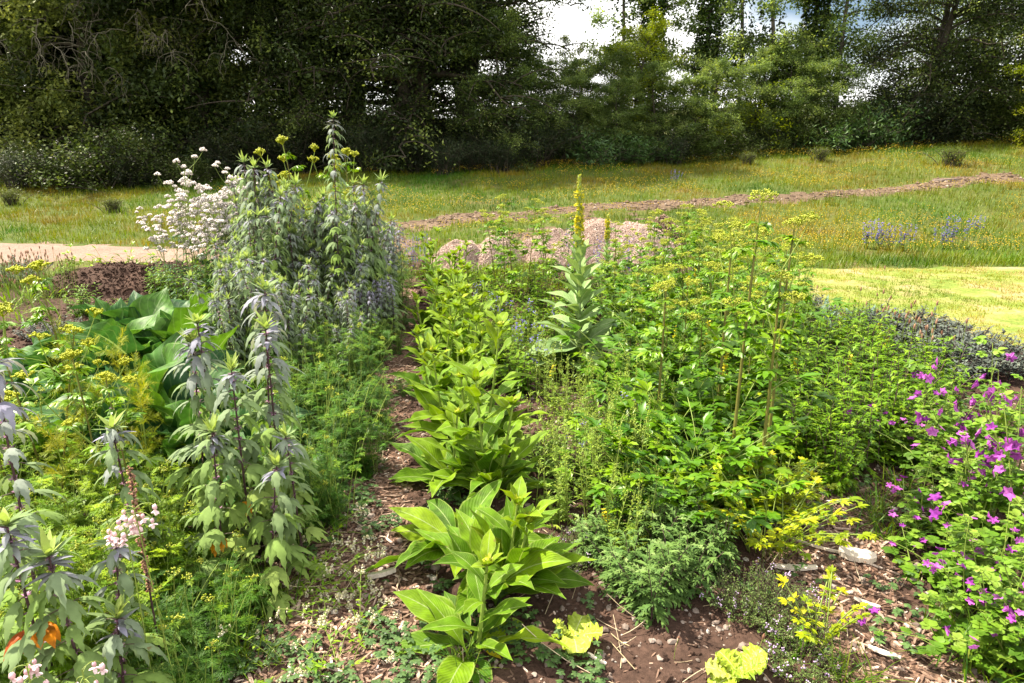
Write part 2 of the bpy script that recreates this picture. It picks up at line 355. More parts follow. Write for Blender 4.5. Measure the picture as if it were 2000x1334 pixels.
MT['purple_petal'] = leaf_mat('purple_petal', [(0, (.24, .035, .30)), (.6, (.46, .085, .47)), (1, (.58, .17, .57))], trans=0.35, tgain=(1, 1, 1), nvar=0.3, nscale=90, gsat=1.0)
MT['blue_petal'] = leaf_mat('blue_petal', [(0, (.13, .10, .38)), (1, (.26, .23, .60))], trans=0.25, tgain=(1, 1, 1), nvar=0.2)
MT['mauve_flower'] = leaf_mat('mauve_flower', [(0, (.20, .10, .17)), (1, (.42, .24, .36))], trans=0.2, tgain=(1, 1, 1), nvar=0.2)
MT['umbel'] = leaf_mat('umbel', [(0, (.24, .30, .05)), (.6, (.36, .40, .08)), (1, (.50, .50, .16))], trans=0.2, nscale=40, nvar=0.25)
MT['umbel_gold'] = leaf_mat('umbel_gold', [(0, (.26, .30, .03)), (1, (.44, .45, .08))], trans=0.2, nscale=40, nvar=0.2)
MT['seed'] = plain_mat('seed_head', [(0, (.17, .08, .05)), (1, (.38, .22, .14))], nscale=40)
MT['stem'] = leaf_mat('green_stem', [(0, (.10, .06, .03)), (.35, (.15, .14, .05)), (.5, (.16, .22, .06)), (1, (.28, .34, .11))], trans=0.0, rough=0.45, nscale=20, nvar=0.2)
MT['stem_purple'] = leaf_mat('purple_stem', [(0, (.055, .030, .036)), (.5, (.11, .07, .07)), (1, (.15, .16, .09))], trans=0.0, rough=0.5, nscale=20, nvar=0.25)
MT['straw'] = plain_mat('straw', [(0, (.35, .27, .16)), (1, (.62, .52, .36))])
MT['mother'] = leaf_mat('motherwort_leaf', [(0, (.30, .285, .40)), (.20, (.27, .285, .30)), (.42, (.205, .27, .155)), (.75, (.18, .28, .055)), (1, (.38, .46, .14))], trans=0.30, rough=0.75, nscale=25, nvar=0.22, spec=0.1, tgain=(1.15, 1.2, .6), gsat=1.0, spots=0.75)
MT['autumn'] = leaf_mat('withered_leaf', [(0, (.28, .05, .02)), (.5, (.55, .22, .02)), (1, (.60, .46, .04))], trans=0.3, tgain=(1.1, 1, .6), nscale=40, nvar=0.5)
MT['elecampane'] = leaf_mat('elecampane_leaf', [(0, (.050, .115, .014)), (.5, (.115, .205, .022)), (.85, (.20, .29, .038)), (1, (.29, .35, .055))], trans=0.32, rough=0.62, vein=(.26, .34, .11), veins=17, nscale=22, nvar=0.36, edge=(.24, .32, .06), spec=.22, spots=0.75)
MT['yellowing'] = leaf_mat('yellowing_leaf', [(0, (.30, .36, .03)), (.5, (.42, .42, .035)), (1, (.55, .36, .04))], trans=.35, vein=(.45, .45, .15), veins=15, nscale=25, nvar=.3)
MT['horseradish'] = leaf_mat('broad_leaf', [(0, (.030, .080, .034)), (.5, (.060, .135, .034)), (1, (.13, .235, .04))], trans=0.28, rough=0.5, vein=(.22, .32, .13), veins=10, nscale=22, nvar=0.4, spec=0.3, spots=.6)
MT['mullein'] = leaf_mat('mullein_leaf', [(0, (.13, .20, .085)), (.6, (.22, .31, .14)), (1, (.36, .45, .22))], trans=0.22, rough=0.8, vein=(.40, .46, .27), veins=9, nscale=14, nvar=0.15, spec=0.15)
MT['feather'] = leaf_mat('feathery_leaf', [(0, (.055, .12, .016)), (.5, (.14, .235, .028)), (1, (.33, .43, .06))], trans=0.32, nscale=5, nvar=0.35)
MT['feather_dark'] = leaf_mat('dark_feathery_leaf', [(0, (.026, .070, .016)), (.6, (.070, .150, .025)), (1, (.19, .28, .045))], trans=0.26, nscale=5, nvar=0.3)
MT['fennel'] = leaf_mat('fennel_frond', [(0, (.17, .23, .025)), (.6, (.30, .33, .035)), (1, (.42, .38, .05))], trans=0.35, nscale=8, nvar=0.2)
MT['lovage'] = leaf_mat('lovage_leaf', [(0, (.040, .105, .014)), (.5, (.110, .215, .026)), (.8, (.21, .32, .045)), (1, (.35, .42, .06))], trans=0.32, rough=0.4, nscale=9, nvar=0.32, spec=0.45)
MT['lovage_yellow'] = leaf_mat('yellow_lovage_leaf', [(0, (.13, .22, .02)), (.5, (.27, .34, .03)), (1, (.44, .42, .045))], trans=0.34, nscale=12, nvar=0.3, gsat=1.1)
MT['parsley'] = leaf_mat('parsley_leaf', [(0, (.050, .115, .018)), (.5, (.135, .235, .030)), (1, (.31, .40, .07))], trans=0.3, rough=0.45, nscale=8, nvar=0.32)
MT['mugwort'] = leaf_mat('mugwort_leaf', [(0, (.055, .115, .030)), (.6, (.125, .21, .050)), (1, (.30, .38, .16))], trans=0.24, rough=0.6, nscale=12, nvar=0.3, gsat=1.05, spec=.2)
MT['mallow'] = leaf_mat('mallow_leaf', [(0, (.050, .11, .022)), (.5, (.125, .22, .040)), (1, (.26, .35, .09))], trans=0.3, rough=0.5, nscale=12, nvar=0.3, spots=0.75)
MT['weed'] = leaf_mat('pale_weed_leaf', [(0, (.12, .20, .055)), (.6, (.22, .31, .07)), (1, (.36, .43, .11))], trans=0.32, nscale=10, nvar=0.2)
MT['sage'] = leaf_mat('purple_sage_leaf', [(0, (.050, .060, .055)), (.6, (.085, .105, .085)), (1, (.16, .185, .14))], trans=0.12, rough=0.7, nscale=10, gsat=1.0)
MT['blueleaf'] = leaf_mat('blue_green_leaf', [(0, (.08, .13, .10)), (1, (.20, .28, .24))], trans=0.18, rough=0.5, vein=(.34, .40, .34), nscale=10)
MT['thyme'] = leaf_mat('thyme_leaf', [(0, (.060, .10, .030)), (1, (.16, .21, .075))], trans=0.2, nscale=20)
MT['lettuce'] = leaf_mat('lettuce_leaf', [(0, (.20, .32, .02)), (.6, (.36, .45, .04)), (1, (.50, .54, .13))], trans=0.3, rough=0.4, vein=(.50, .55, .22), veins=6, nscale=45, nvar=0.35, bump=.4, gsat=1.0, spots=0.75)
MT['clover'] = leaf_mat('creeping_leaf', [(0, (.045, .085, .03)), (1, (.10, .16, .06))], trans=0.2, nscale=9)

# ------------------------------------------------------------------ ground
def pip(x, y, poly):
    c = np.zeros(np.shape(x), bool); n = len(poly)
    for i in range(n):
        x1, y1 = poly[i][:2]; x2, y2 = poly[(i + 1) % n][:2]
        if y1 == y2: continue
        c ^= ((y1 > y) != (y2 > y)) & (x < (x2 - x1) * (y - y1) / (y2 - y1) + x1)
    return c
def PX(pts): return [G(*p) for p in pts]
CHIP_A = PX([(380, 1480), (880, 1480), (860, 1200), (800, 1000), (800, 800), (805, 650), (812, 540), (765, 545), (735, 650), (715, 800), (640, 1000), (520, 1130)])
CHIP_B = PX([(1700, 1480), (2150, 1480), (1800, 1230), (1735, 1080), (1715, 960), (1600, 885), (1520, 900), (1500, 1000), (1490, 1100), (1560, 1210)])
LAWN = PX([(1490, 527), (2000, 521), (2900, 530), (2900, 900), (2050, 700), (1850, 655), (1700, 612), (1530, 585)])
GRAVEL = PX([(-700, 480), (0, 473), (380, 484), (500, 485), (520, 513), (120, 513), (0, 514), (-700, 540)])
WORN = PX([(760, 455), (1000, 424), (1300, 412), (1330, 500), (900, 530), (760, 530)])
TRACK = np.array(PX([(430, 492), (600, 470), (770, 442), (900, 427), (1000, 418), (1100, 410), (1250, 402), (1400, 396), (1500, 389), (1600, 383), (1700, 376), (1800, 364), (1880, 352), (1960, 345)]))[:, :2]
BED = [(-6.4, 0), (5.0, 0), (5.0, 6.0), (3.5, 9.2), (2.6, 10.6), (-6.4, 10.9)]
def dist_line(x, y, pl):
    d = np.full(np.shape(x), 1e9)
    for a, b in zip(pl[:-1], pl[1:]):
        ab = b - a; t = np.clip(((x - a[0]) * ab[0] + (y - a[1]) * ab[1]) / (ab @ ab), 0, 1)
        d = np.minimum(d, np.hypot(x - a[0] - t * ab[0], y - a[1] - t * ab[1]))
    return d
RG = dict(ground=0, soil=1, wood_chip_path=2, lawn=3, gravel_path=4, dirt_track=5, chip_path_b=6)
def region(x, y):
    far = sst(9, 14, y)
    a = 0.10 + 0.30 * far; f = 5 - 3.6 * far
    xn = x + (fbm(x * f, y * f, 11) - .47) * a * 2; yn = y + (fbm(x * f, y * f, 12) - .47) * a * 2
    r = np.zeros(np.shape(x), int)
    r[pip(xn, yn, BED)] = 1
    r[pip(xn, yn, LAWN)] = 3
    r[pip(xn, yn, CHIP_A)] = 2; r[pip(xn, yn, CHIP_B)] = 6
    r[pip(xn, yn, WORN) & (fbm(x * 1.3, y * 1.3, 31) < 0.46)] = 5
    wd = 0.22 + 0.55 * fbm(x * .8, y * .8, 33) * (1 - .35 * sst(9, 14, x))
    r[dist_line(xn, yn, TRACK) < wd] = 5
    r[pip(xn, yn, GRAVEL)] = 4
    return r
def gz(x, y):
    """the ground's height with its lumps"""
    near = 1 - sst(9, 11.3, y)
    return terr(x, y) + (fbm(x * 3.1, y * 3.1, 3) - .47) * 0.05 * near + (fbm(x * 14, y * 14, 8, 3) - .44) * 0.022 * near + (1 - near) * (fbm(x * 1.5, y * 1.5, 9) - .47) * 0.06
def grid_patch(x0, x1, y0, y1, st, acc):
    nx = int(round((x1 - x0) / st)); ny = int(round((y1 - y0) / st))
    X, Y = np.meshgrid(np.linspace(x0, x1, nx + 1), np.linspace(y0, y1, ny + 1))
    Z = gz(X, Y); V = np.stack([X, Y, Z], -1).reshape(-1, 3)
    cx = (X[:-1, :-1] + X[1:, 1:]) / 2; cyy = (Y[:-1, :-1] + Y[1:, 1:]) / 2
    r = region(cx, cyy).ravel()
    i = np.arange(ny)[:, None] * (nx + 1) + np.arange(nx)[None]
    F = np.stack([i, i + 1, i + nx + 2, i + nx + 1], -1).reshape(-1, 4)
    for k in np.unique(r):
        f = F[r == k]; u, inv = np.unique(f, return_inverse=True)
        acc.setdefault(int(k), MB()).add(V[u], inv.reshape(-1, 4))
acc = {}
grid_patch(-6.5, 6.5, 0.6, 11.5, 0.045, acc)
grid_patch(-30.5, 34.5, 11.5, 33.5, 0.2, acc)
grid_patch(-30.5, -6.5, 0.5, 11.5, 0.25, acc); grid_patch(6.5, 34.5, 0.5, 11.5, 0.25, acc)
# the wide ground sheet underneath and beyond
xs = np.concatenate([np.linspace(-420, -40, 39)[:-1], np.linspace(-40, 40, 41), np.linspace(40, 420, 39)[1:]])
ys = np.concatenate([np.linspace(-60, 0, 13)[:-1], np.linspace(0, 80, 81), np.linspace(80, 600, 40)[1:]])
X, Y = np.meshgrid(xs, ys); inner = (X > -29) & (X < 33) & (Y > 1) & (Y < 32.5)
Z = terr(X, Y) - np.where(inner, 0.25, 0.0)
i = np.arange(len(ys) - 1)[:, None] * len(xs) + np.arange(len(xs) - 1)[None]
acc[0].add(np.stack([X, Y, Z], -1), np.stack([i, i + 1, i + len(xs) + 1, i + len(xs)], -1).reshape(-1, 4))
solo(acc[0], 'ground', MT['meadow'], 'structure')
solo(acc[1], 'soil', MT['soil'], 'structure')
solo(acc[2], 'wood_chip_path', MT['chips_ground'], 'structure')
solo(acc[6], 'wood_chip_path', MT['chips_ground'], 'structure')
solo(acc[3], 'lawn', MT['lawn'], 'structure')
solo(acc[4], 'gravel_path', MT['gravel'], 'structure')
solo(acc[5], 'dirt_track', MT['dirt'], 'structure')

# ------------------------------------------------------------------ meadow, lawn and ground litter (stuff)
rng = np.random.default_rng(7)
def scatter(n, x0, x1, y0, y1, keep):
    x = rng.uniform(x0, x1, n); y = rng.uniform(y0, y1, n); k = keep(x, y); return x[k], y[k]
def grass(name, x, y, hmin, hmax, wd, var, mat, blades_per=4, spread=0.05, lean=0.5):
    mb = MB(); n = len(x) * blades_per
    X = np.repeat(x, blades_per) + rng.normal(0, spread, n); Y = np.repeat(y, blades_per) + rng.normal(0, spread, n)
    V = np.repeat(var, blades_per) + rng.normal(0, .12, n)
    H = rng.uniform(hmin, hmax, n) * np.repeat(rng.uniform(.6, 1.25, len(x)), blades_per)
    blades(mb, np.stack([X, Y, gz(X, Y) - 0.01], -1), rng.uniform(0, 6.28, n), rng.uniform(1.0, 1.55, n), H, wd * rng.uniform(.7, 1.3, n), rng.uniform(0, lean * 2, n), (1, .8, 0.05), var=np.clip(V, 0, 1))
    return solo(mb, name, mat, 'stuff')
mead = lambda x, y: (region(x, y) == 0) & (np.abs(x) < y * 0.86 + 2)
x, y = scatter(62000, -21, 24, 10.6, 27, mead)
t = np.clip(0.50 + (fbm(x * .45, y * .45, 21) - .47) * 2.0 + (fbm(x * 2, y * 2, 22) - .47) * .8 - 0.006 * (x + 3), 0, 1)
grass('meadow_grass', x, y, .07, .21, .011, t, MT['grass'], 4, .06)
x, y = scatter(24000, -6.5, 15, 5.8, 11, lambda x, y: (region(x, y) == 0) | ((region(x, y) == 1) & (y > 8.2) & (fbm(x * .9, y * .9, 77) > .5)))
grass('meadow_grass', x, y, .06, .2, .010, np.clip(.5 + (fbm(x, y, 23) - .4), 0, 1), MT['grass'], 4, .03)
x, y = scatter(26000, 1.5, 16, 5.6, 11, lambda x, y: (region(x, y) == 3) & (fbm(x * 1.6, y * 1.6, 25) > .40))
t = np.clip(.1 + (fbm(x * .8, y * 1.4, 26) - .35) * 1.9, 0, 1)
grass('lawn_grass', x, y, .025, .065, .008, t, MT['lawn_grass'], 4, .04, .8)
# buttercups over the meadow
mb = MB(); x, y = scatter(46000, -8, 22, 11, 25, lambda x, y: mead(x, y) & (fbm(x * .5, y * .8, 41) + 0.25 * vnoise(x * 3, y * 3, 42) + .12 * ((x > 4) & (y < 15)) > .65))
z = gz(x, y) + rng.uniform(.15, .27, len(x)); blobs(mb, np.stack([x, y, z], -1), rng.uniform(.008, .0145, (len(x), 1)) * np.array([[1, 1, .6]]), rng.uniform(0, 1, len(x)), True)
solo(mb, 'buttercup_blossoms', MT['buttercup'], 'stuff')
# wood chips and twigs on the paths, crumbs of stone on the soil
mb = MB(); x, y = scatter(90000, -2.6, 3.4, 1.0, 9, lambda x, y: np.isin(region(x, y), (2, 6)) & (rng.random(len(x)) < np.clip(2.6 / y, 0.15, 1) ** 1.3))
n = len(x); shards(mb, np.stack([x, y, gz(x, y) + rng.uniform(.0, .012, n)], -1), rng.gamma(3, .011, n) + .008, rng.uniform(.004, .014, n), rng.uniform(.002, .006, n), rng.uniform(0, 6.28, n), rng.normal(0, .25, n), np.clip(rng.beta(1.6, 2.2, n), 0, 1))
x, y = scatter(26000, -5, 4.0, 1.0, 10.5, lambda x, y: region(x, y) == 1); n = len(x)
shards(mb, np.stack([x, y, gz(x, y) + .002], -1), rng.gamma(2, .008, n) + .006, rng.uniform(.003, .008, n), rng.uniform(.002, .005, n), rng.uniform(0, 6.28, n), rng.normal(0, .2, n), np.clip(rng.beta(1.4, 2.0, n), 0, 1))
solo(mb, 'wood_chips', MT['chips'], 'stuff', smooth=False)
mb = MB(); x, y = scatter(9000, -2.2, 3.2, 1.0, 5, lambda x, y: region(x, y) != 0); n = len(x)
r = rng.gamma(1.5, .0032, n) + .0025
blobs(mb, np.stack([x, y, gz(x, y) + r * .3], -1), r[:, None] * rng.uniform(.6, 1.2, (n, 3)) * np.array([[1, 1, .7]]), rng.uniform(0, 1, n), False, rng, .25)
solo(mb, 'pebbles', MT['stone'], 'stuff', smooth=False)
mb = MB(); x, y = scatter(60000, -5, 3.6, 1.0, 10.5, lambda x, y: (region(x, y) == 1) & (rng.random(len(x)) < np.clip(3.2 / y, .2, 1))); n = len(x)
r = (rng.gamma(1.2, .0035, n) + .002) * (1 + .25 * np.maximum(y - 2, 0))
blobs(mb, np.stack([x, y, gz(x, y) + r * .2], -1), r[:, None] * rng.uniform(.7, 1.2, (n, 3)), rng.uniform(0, 1, n), False, rng, .3)
solo(mb, 'soil_crumbs', MT['soil'], 'stuff', smooth=False)
mb = MB(); x, y = scatter(1500, -2.4, 3.2, 1.2, 6, lambda x, y: np.isin(region(x, y), (2, 6, 1))); n = len(x)
P, *_ = axis(np.stack([x, y, gz(x, y) + .008], -1), rng.uniform(0, 6.28, n), rng.normal(.05, .1, n), rng.gamma(3, .03, n) + .03, rng.normal(0, .3, n), 3)
tubes(mb, P, rng.uniform(.0008, .002, n)[:, None], 4, rng.uniform(0, 1, n)); solo(mb, 'fallen_stalks', MT['straw'], 'stuff')
mb = MB(); x, y = scatter(40000, -8, 16, 10, 22, lambda x, y: region(x, y) == 5); n = len(x); r = rng.gamma(1.5, .012, n) + .008
blobs(mb, np.stack([x, y, gz(x, y) + r * .2], -1), r[:, None] * rng.uniform(.6, 1.2, (n, 3)) * [1, 1, .7], rng.beta(1.2, 2.2, n), True, rng, .3); solo(mb, 'track_stones', MT['trackstone'], 'stuff', smooth=False)
# creeping leaves (trefoils) over the left path edge, small weeds at the right path edge
mb = MB()
def trefoils(x, y, s):
    n = len(x); z = gz(x, y) + rng.uniform(.008, .05, n); az = rng.uniform(0, 6.28, n)
    for k in range(5):
        blades(mb, np.stack([x, y, z], -1), az + k * 1.2566, rng.uniform(-.1, .3, n), s * rng.uniform(.7, 1.2, n), s * .62, .5, (.25, .9, 1, .35), fold=.15, var=rng.uniform(0, 1, n))
x, y = scatter(34000, -1.7, 0.3, 1.2, 3.6, lambda x, y: (np.isin(region(x, y), (2, 1))) & (fbm(x * 4, y * 4, 51) + .3 * fbm(x * 14, y * 14, 52) > .69) & (rng.random(len(x)) < .3)); trefoils(x, y, .015)
x, y = scatter(9000, .9, 3.2, 1.2, 4.6, lambda x, y: (region(x, y) != 3) & (fbm(x * 3, y * 3, 53) > .53) & (rng.random(len(x)) < .35)); trefoils(x, y, .018)
solo(mb, 'creeping_leaves', MT['clover'], 'stuff')

# ------------------------------------------------------------------ trees and shrubs
def tree_kit(seed, h, tr, cb, spread, nl, nleaf, lsz, leaf, flat=1.0, droop=0.2, up=0.9, shape='round', stems=1, sig=.28, ivy=0, dead=0, nsec=7, wob=.25, lw=.55, skirt=0, bark='bark'):
    r = np.random.default_rng(seed); tb = MB(); lb = MB(); ib = MB(); db = MB()
    LP = []; LV = []
    for s in range(stems):
        n = 12; t = np.linspace(0, 1, n)
        a = r.uniform(0, 6.28); ln = (0.0 if stems == 1 else r.uniform(.08, .22)) * h
        tx = np.cos(a) * ln * t ** 1.3 + wob * np.sin(t * r.uniform(3, 7) + r.uniform(0, 6)) * t + (s > 0) * r.normal(0, .3)
        ty = np.sin(a) * ln * t ** 1.3 + wob * np.sin(t * r.uniform(3, 7) + r.uniform(0, 6)) * t + (s > 0) * r.normal(0, .3)
        tk = np.stack([tx, ty, t * h * (1 if s == 0 else r.uniform(.75, 1))], -1)
        rad = tr * (1 - t * .93) * (1 + .5 * np.exp(-t * 14)) / (1 if stems == 1 else 1.3)
        tubes(tb, tk[None], rad[None], 8, .5)
        f = np.sort(r.uniform(cb, .98, nl)); k = f * (n - 1); i0 = np.floor(k).astype(int); fr = (k - i0)[:, None]
        base = tk[i0] * (1 - fr) + tk[np.minimum(i0 + 1, n - 1)] * fr
        g = (f - cb) / (1 - cb)
        pr = {'round': np.sqrt(np.clip(1 - (2 * g - .75) ** 2 / 1.6, .08, 1)), 'cone': 1.05 - g * .85, 'column': np.clip(1.1 - .9 * g ** 3, .2, 1) * .8, 'vase': .45 + .75 * np.sin(np.clip(g, 0, 1) * 2.4)}[shape]
        L = spread * pr * r.uniform(.7, 1.2, nl)
        el = (.1 + up * g) * r.uniform(.6, 1.3, nl)
        az = np.arange(nl) * 2.39996 + r.uniform(-.4, .4, nl)
        P, T, *_ = axis(base, az, el, L, droop * r.uniform(.5, 1.8, nl) + .2, 7)
        P = P + r.normal(0, .03, P.shape) * np.arange(8)[None, :, None] * L[:, None, None] * .12
        tubes(tb, P, (tr * .30 * (1 - g * .6))[:, None] * np.linspace(1, .2, 8)[None], 5, .5)
        m = nl * nsec; bi = np.repeat(np.arange(nl), nsec); kk = r.uniform(1.2, 7, m); j = np.minimum(np.floor(kk).astype(int), 6); fr = (kk - j)[:, None]
        b2 = P[bi, j] * (1 - fr) + P[bi, j + 1] * fr
        L2 = L[bi] * r.uniform(.22, .5, m); az2 = az[bi] + r.choice([-1, 1], m) * r.uniform(.4, 1.4, m)
        P2, *_ = axis(b2, az2, el[bi] * flat * .7 + r.normal(0, .35 * flat, m), L2, droop * r.uniform(0, 2, m) + .1, 5)
        tubes(tb, P2, (tr * .09) * np.linspace(1, .3, 6)[None], 4, .5)
        pts = np.concatenate([P2[:, 1:].reshape(-1, 3), P[:, 4:].reshape(-1, 3)])
        cv = np.concatenate([np.repeat(r.beta(1.1, 1.7, m), 5), np.repeat(r.beta(1.1, 1.7, nl), 4)])
        LP.append(pts); LV.append(cv)
        if ivy:
            ni = ivy // stems; q = r.uniform(0, .72, ni) * (n - 1); i0 = np.floor(q).astype(int); fr = (q - i0)[:, None]
            c = tk[i0] * (1 - fr) + tk[np.minimum(i0 + 1, n - 1)] * fr
            a = r.uniform(0, 6.28, ni); rr = (tr * 1.3 + .28 * fbm(q * 1.3, a * .8, seed) + r.uniform(0, .22, ni)) * (1.15 - .05 * q)
            c = c + np.stack([np.cos(a) * rr, np.sin(a) * rr, 0 * a], -1)
            diamonds(ib, c, a + r.normal(0, .6, ni), r.uniform(-1.2, .2, ni), r.uniform(.09, .16, ni), r.uniform(.09, .14, ni), r.normal(0, .4, ni), r.beta(2, 2.4, ni))
    LP = np.concatenate(LP); LV = np.concatenate(LV)
    if skirt:
        a = r.uniform(0, 6.28, skirt); q = r.uniform(.3, 1, skirt) ** .6 * spread * .8
        LP = np.concatenate([LP, np.stack([np.cos(a) * q, np.sin(a) * q, r.uniform(.1, h * .3, skirt)], -1)]); LV = np.concatenate([LV, r.beta(2, 3, skirt)])
    ci = r.integers(0, len(LP), nleaf)
    p = LP[ci] + r.normal(0, sig, (nleaf, 3)) * np.array([1, 1, .35 + .65 * min(flat, 1)]); p[:, 2] = np.abs(p[:, 2])
    diamonds(lb, p, r.uniform(0, 6.28, nleaf), r.normal(-.35, .5, nleaf) * (.4 + .6 * min(flat, 1)), lsz * r.uniform(.6, 1.4, nleaf), lsz * lw * r.uniform(.7, 1.3, nleaf), r.normal(0, .5, nleaf), np.clip(LV[ci] + r.normal(0, .14, nleaf), 0, 1))
    kit = [('trunk', tb.mesh('trunk', MT[bark])), ('crown', lb.mesh('crown', MT[leaf]))]
    if ivy: kit.append(('ivy', ib.mesh('ivy', MT['ivy'])))
    if dead:
        # pale bare twigs hanging on the outside of the crown
        a = r.uniform(-2.9, -.25, dead); zz = r.uniform(.28, .62, dead) * h; q = spread * r.uniform(.85, 1.05, dead)
        P, *_ = axis(np.stack([np.cos(a) * q * .8, np.sin(a) * q * .95, zz], -1), a + r.normal(0, .5, dead), r.uniform(-.2, .5, dead), r.uniform(.9, 2.2, dead), r.uniform(.8, 2.4, dead), 9)
        P = P + r.normal(0, .03, P.shape)
        for q in range(dead):
            db = MB(); tubes(db, P[q:q + 1], np.linspace(.015, .005, 10)[None], 4)
            b = np.repeat(P[q, 3:8], 2, 0); b = b[r.random(len(b)) < .7]; m = len(b)
            if m:
                P2, *_ = axis(b, r.uniform(0, 6.28, m), r.uniform(-.9, .4, m), r.uniform(.3, .9, m), r.uniform(.2, 2, m), 5); P2 = P2 + r.normal(0, .02, P2.shape); P2[:, 0] = b
                tubes(db, P2, np.linspace(.008, .004, 6)[None], 4)
            kit.append(('dead_twig', db.mesh('dead_twig', MT['deadwood'])))
    return kit
def shrub_kit(seed, rx, h, nleaf, lsz, leaf, lw=.5, blossom=0, upright=0.0, bmat='cream_petal'):
    """stems from the base, leaf sprays over an uneven dome"""
    r = np.random.default_rng(seed); sb = MB(); lb = MB(); fb = MB()
    n = 46; az = r.uniform(0, 6.28, n); el = r.uniform(.25, 1.5, n) if not upright else r.uniform(1.0, 1.5, n)
    L = (h * np.sin(el) ** 1.0 + rx * np.cos(el)) * r.uniform(.75, 1.15, n)
    P, *_ = axis(np.stack([r.normal(0, rx * .25, n), r.normal(0, rx * .25, n), 0 * az], -1), az, el, L, r.uniform(.1, .9, n), 7)
    P[..., 2] = np.maximum(P[..., 2], 0)
    tubes(sb, P, np.linspace(.018, .004, 8)[None], 4)
    m = n * 5; bi = np.repeat(np.arange(n), 5); j = r.integers(2, 8, m)
    P2, *_ = axis(P[bi, j], r.uniform(0, 6.28, m), r.uniform(-.2, 1.1, m), L[bi] * r.uniform(.15, .4, m), r.uniform(0, 1, m), 4)
    tubes(sb, P2, np.linspace(.006, .002, 5)[None], 3)
    pts = np.concatenate([P2[:, 1:].reshape(-1, 3), P[:, 3:].reshape(-1, 3)]); cv = np.concatenate([np.repeat(r.beta(2, 2.5, m), 4), np.repeat(r.beta(2, 2.5, n), 5)])
    ci = r.integers(0, len(pts), nleaf); p = pts[ci] + r.normal(0, .07 + .04 * rx, (nleaf, 3)); p[:, 2] = np.abs(p[:, 2]) * 1.0
    diamonds(lb, p, r.uniform(0, 6.28, nleaf), r.uniform(-.8, 1.0, nleaf) + upright * .5, lsz * r.uniform(.6, 1.4, nleaf), lsz * lw * r.uniform(.7, 1.3, nleaf), r.normal(0, .5, nleaf), np.clip(cv[ci] + .25 * (p[:, 2] / h - .5) * 0 + r.normal(0, .15, nleaf), 0, 1))
    kit = [('stems', sb.mesh('stems', MT['bark'])), ('leaves', lb.mesh('leaves', MT[leaf]))]
    if blossom:
        q = pts[r.integers(0, len(pts), blossom)]; q = q + (q / (np.linalg.norm(q, axis=1, keepdims=True) + .01)) * .08
        q = np.repeat(q, 4, 0) + r.normal(0, .035, (blossom * 4, 3))
        blobs(fb, q, r.uniform(.012, .028, (len(q), 1)) * np.array([[1, 1, .6]]), r.uniform(0, 1, len(q)), True); kit.append(('blossoms', fb.mesh('blossoms', MT[bmat])))
    return kit
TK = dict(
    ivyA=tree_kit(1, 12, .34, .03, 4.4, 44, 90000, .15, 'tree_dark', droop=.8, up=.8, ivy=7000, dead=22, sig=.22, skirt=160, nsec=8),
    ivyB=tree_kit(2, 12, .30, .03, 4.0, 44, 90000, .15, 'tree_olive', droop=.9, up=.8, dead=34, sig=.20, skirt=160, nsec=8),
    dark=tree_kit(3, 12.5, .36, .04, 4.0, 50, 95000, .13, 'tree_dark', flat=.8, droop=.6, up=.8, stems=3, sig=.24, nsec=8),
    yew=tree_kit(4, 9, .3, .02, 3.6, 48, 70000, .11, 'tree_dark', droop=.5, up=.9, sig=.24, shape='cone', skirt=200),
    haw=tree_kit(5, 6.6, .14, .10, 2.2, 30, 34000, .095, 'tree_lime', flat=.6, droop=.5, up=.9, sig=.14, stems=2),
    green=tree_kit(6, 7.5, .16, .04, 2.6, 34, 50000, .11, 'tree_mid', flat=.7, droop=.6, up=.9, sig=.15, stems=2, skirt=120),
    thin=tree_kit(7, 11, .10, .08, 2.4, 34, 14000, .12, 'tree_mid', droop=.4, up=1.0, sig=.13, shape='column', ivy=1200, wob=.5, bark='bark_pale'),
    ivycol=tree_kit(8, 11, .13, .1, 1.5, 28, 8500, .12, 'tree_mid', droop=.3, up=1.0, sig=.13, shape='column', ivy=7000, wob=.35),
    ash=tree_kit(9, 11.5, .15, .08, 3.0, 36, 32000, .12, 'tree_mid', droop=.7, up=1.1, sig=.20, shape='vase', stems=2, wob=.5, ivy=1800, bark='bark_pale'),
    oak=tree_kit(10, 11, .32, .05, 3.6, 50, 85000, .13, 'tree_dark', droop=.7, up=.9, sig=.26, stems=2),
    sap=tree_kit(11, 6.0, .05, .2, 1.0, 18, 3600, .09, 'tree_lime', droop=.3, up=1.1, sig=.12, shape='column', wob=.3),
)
rl = np.random.default_rng(99)
def tree(k, px, dep, label, s=1.0, rz=None, name='tree', cat='tree', sz=None):
    return place(TK[k], name, label, cat, D(px, dep) - np.array([0, 0, .08]), rl.uniform(0, 6.28) if rz is None else rz, s, 'trees along the hedge bank', (rl.normal(0, .03), rl.normal(0, .03)), sz)
tree('ivyA', 20, 26.5, 'dark ivy-draped tree at the far left end of the tree line', 1.0, 0.3)
tree('ivyB', 235, 25.2, 'green drooping tree hung with pale bare twigs above the left hedge', 1.0, 0.1)
tree('ivyA', 430, 26.0, 'broad dark ivy-hung tree with pale hanging twigs behind the white valerian', 1.0, 0.0)
tree('ivyB', 545, 28.2, 'green ivy-leaved tree between the twig-hung tree and the dark conifer-like tree', .95, 2.4)
tree('yew', 625, 25.6, 'dark brownish-green yew-like tree behind the tallest motherwort', .9)
tree('ivyA', -190, 25, 'dark tree at the left edge, mostly outside the picture', 1.0, 2.0)
tree('ivyA', 180, 31, 'dark tree in the second row behind the left hedge', 1.05)
tree('yew', 100, 29.5, 'low black-green tree filling the shade behind the left hedge', 1.0)
tree('yew', 330, 30, 'low dark tree in the shade behind the valerian', 1.1)
tree('ivyB', 380, 33, 'tall tree rising behind the twig-hung trees', 1.1)
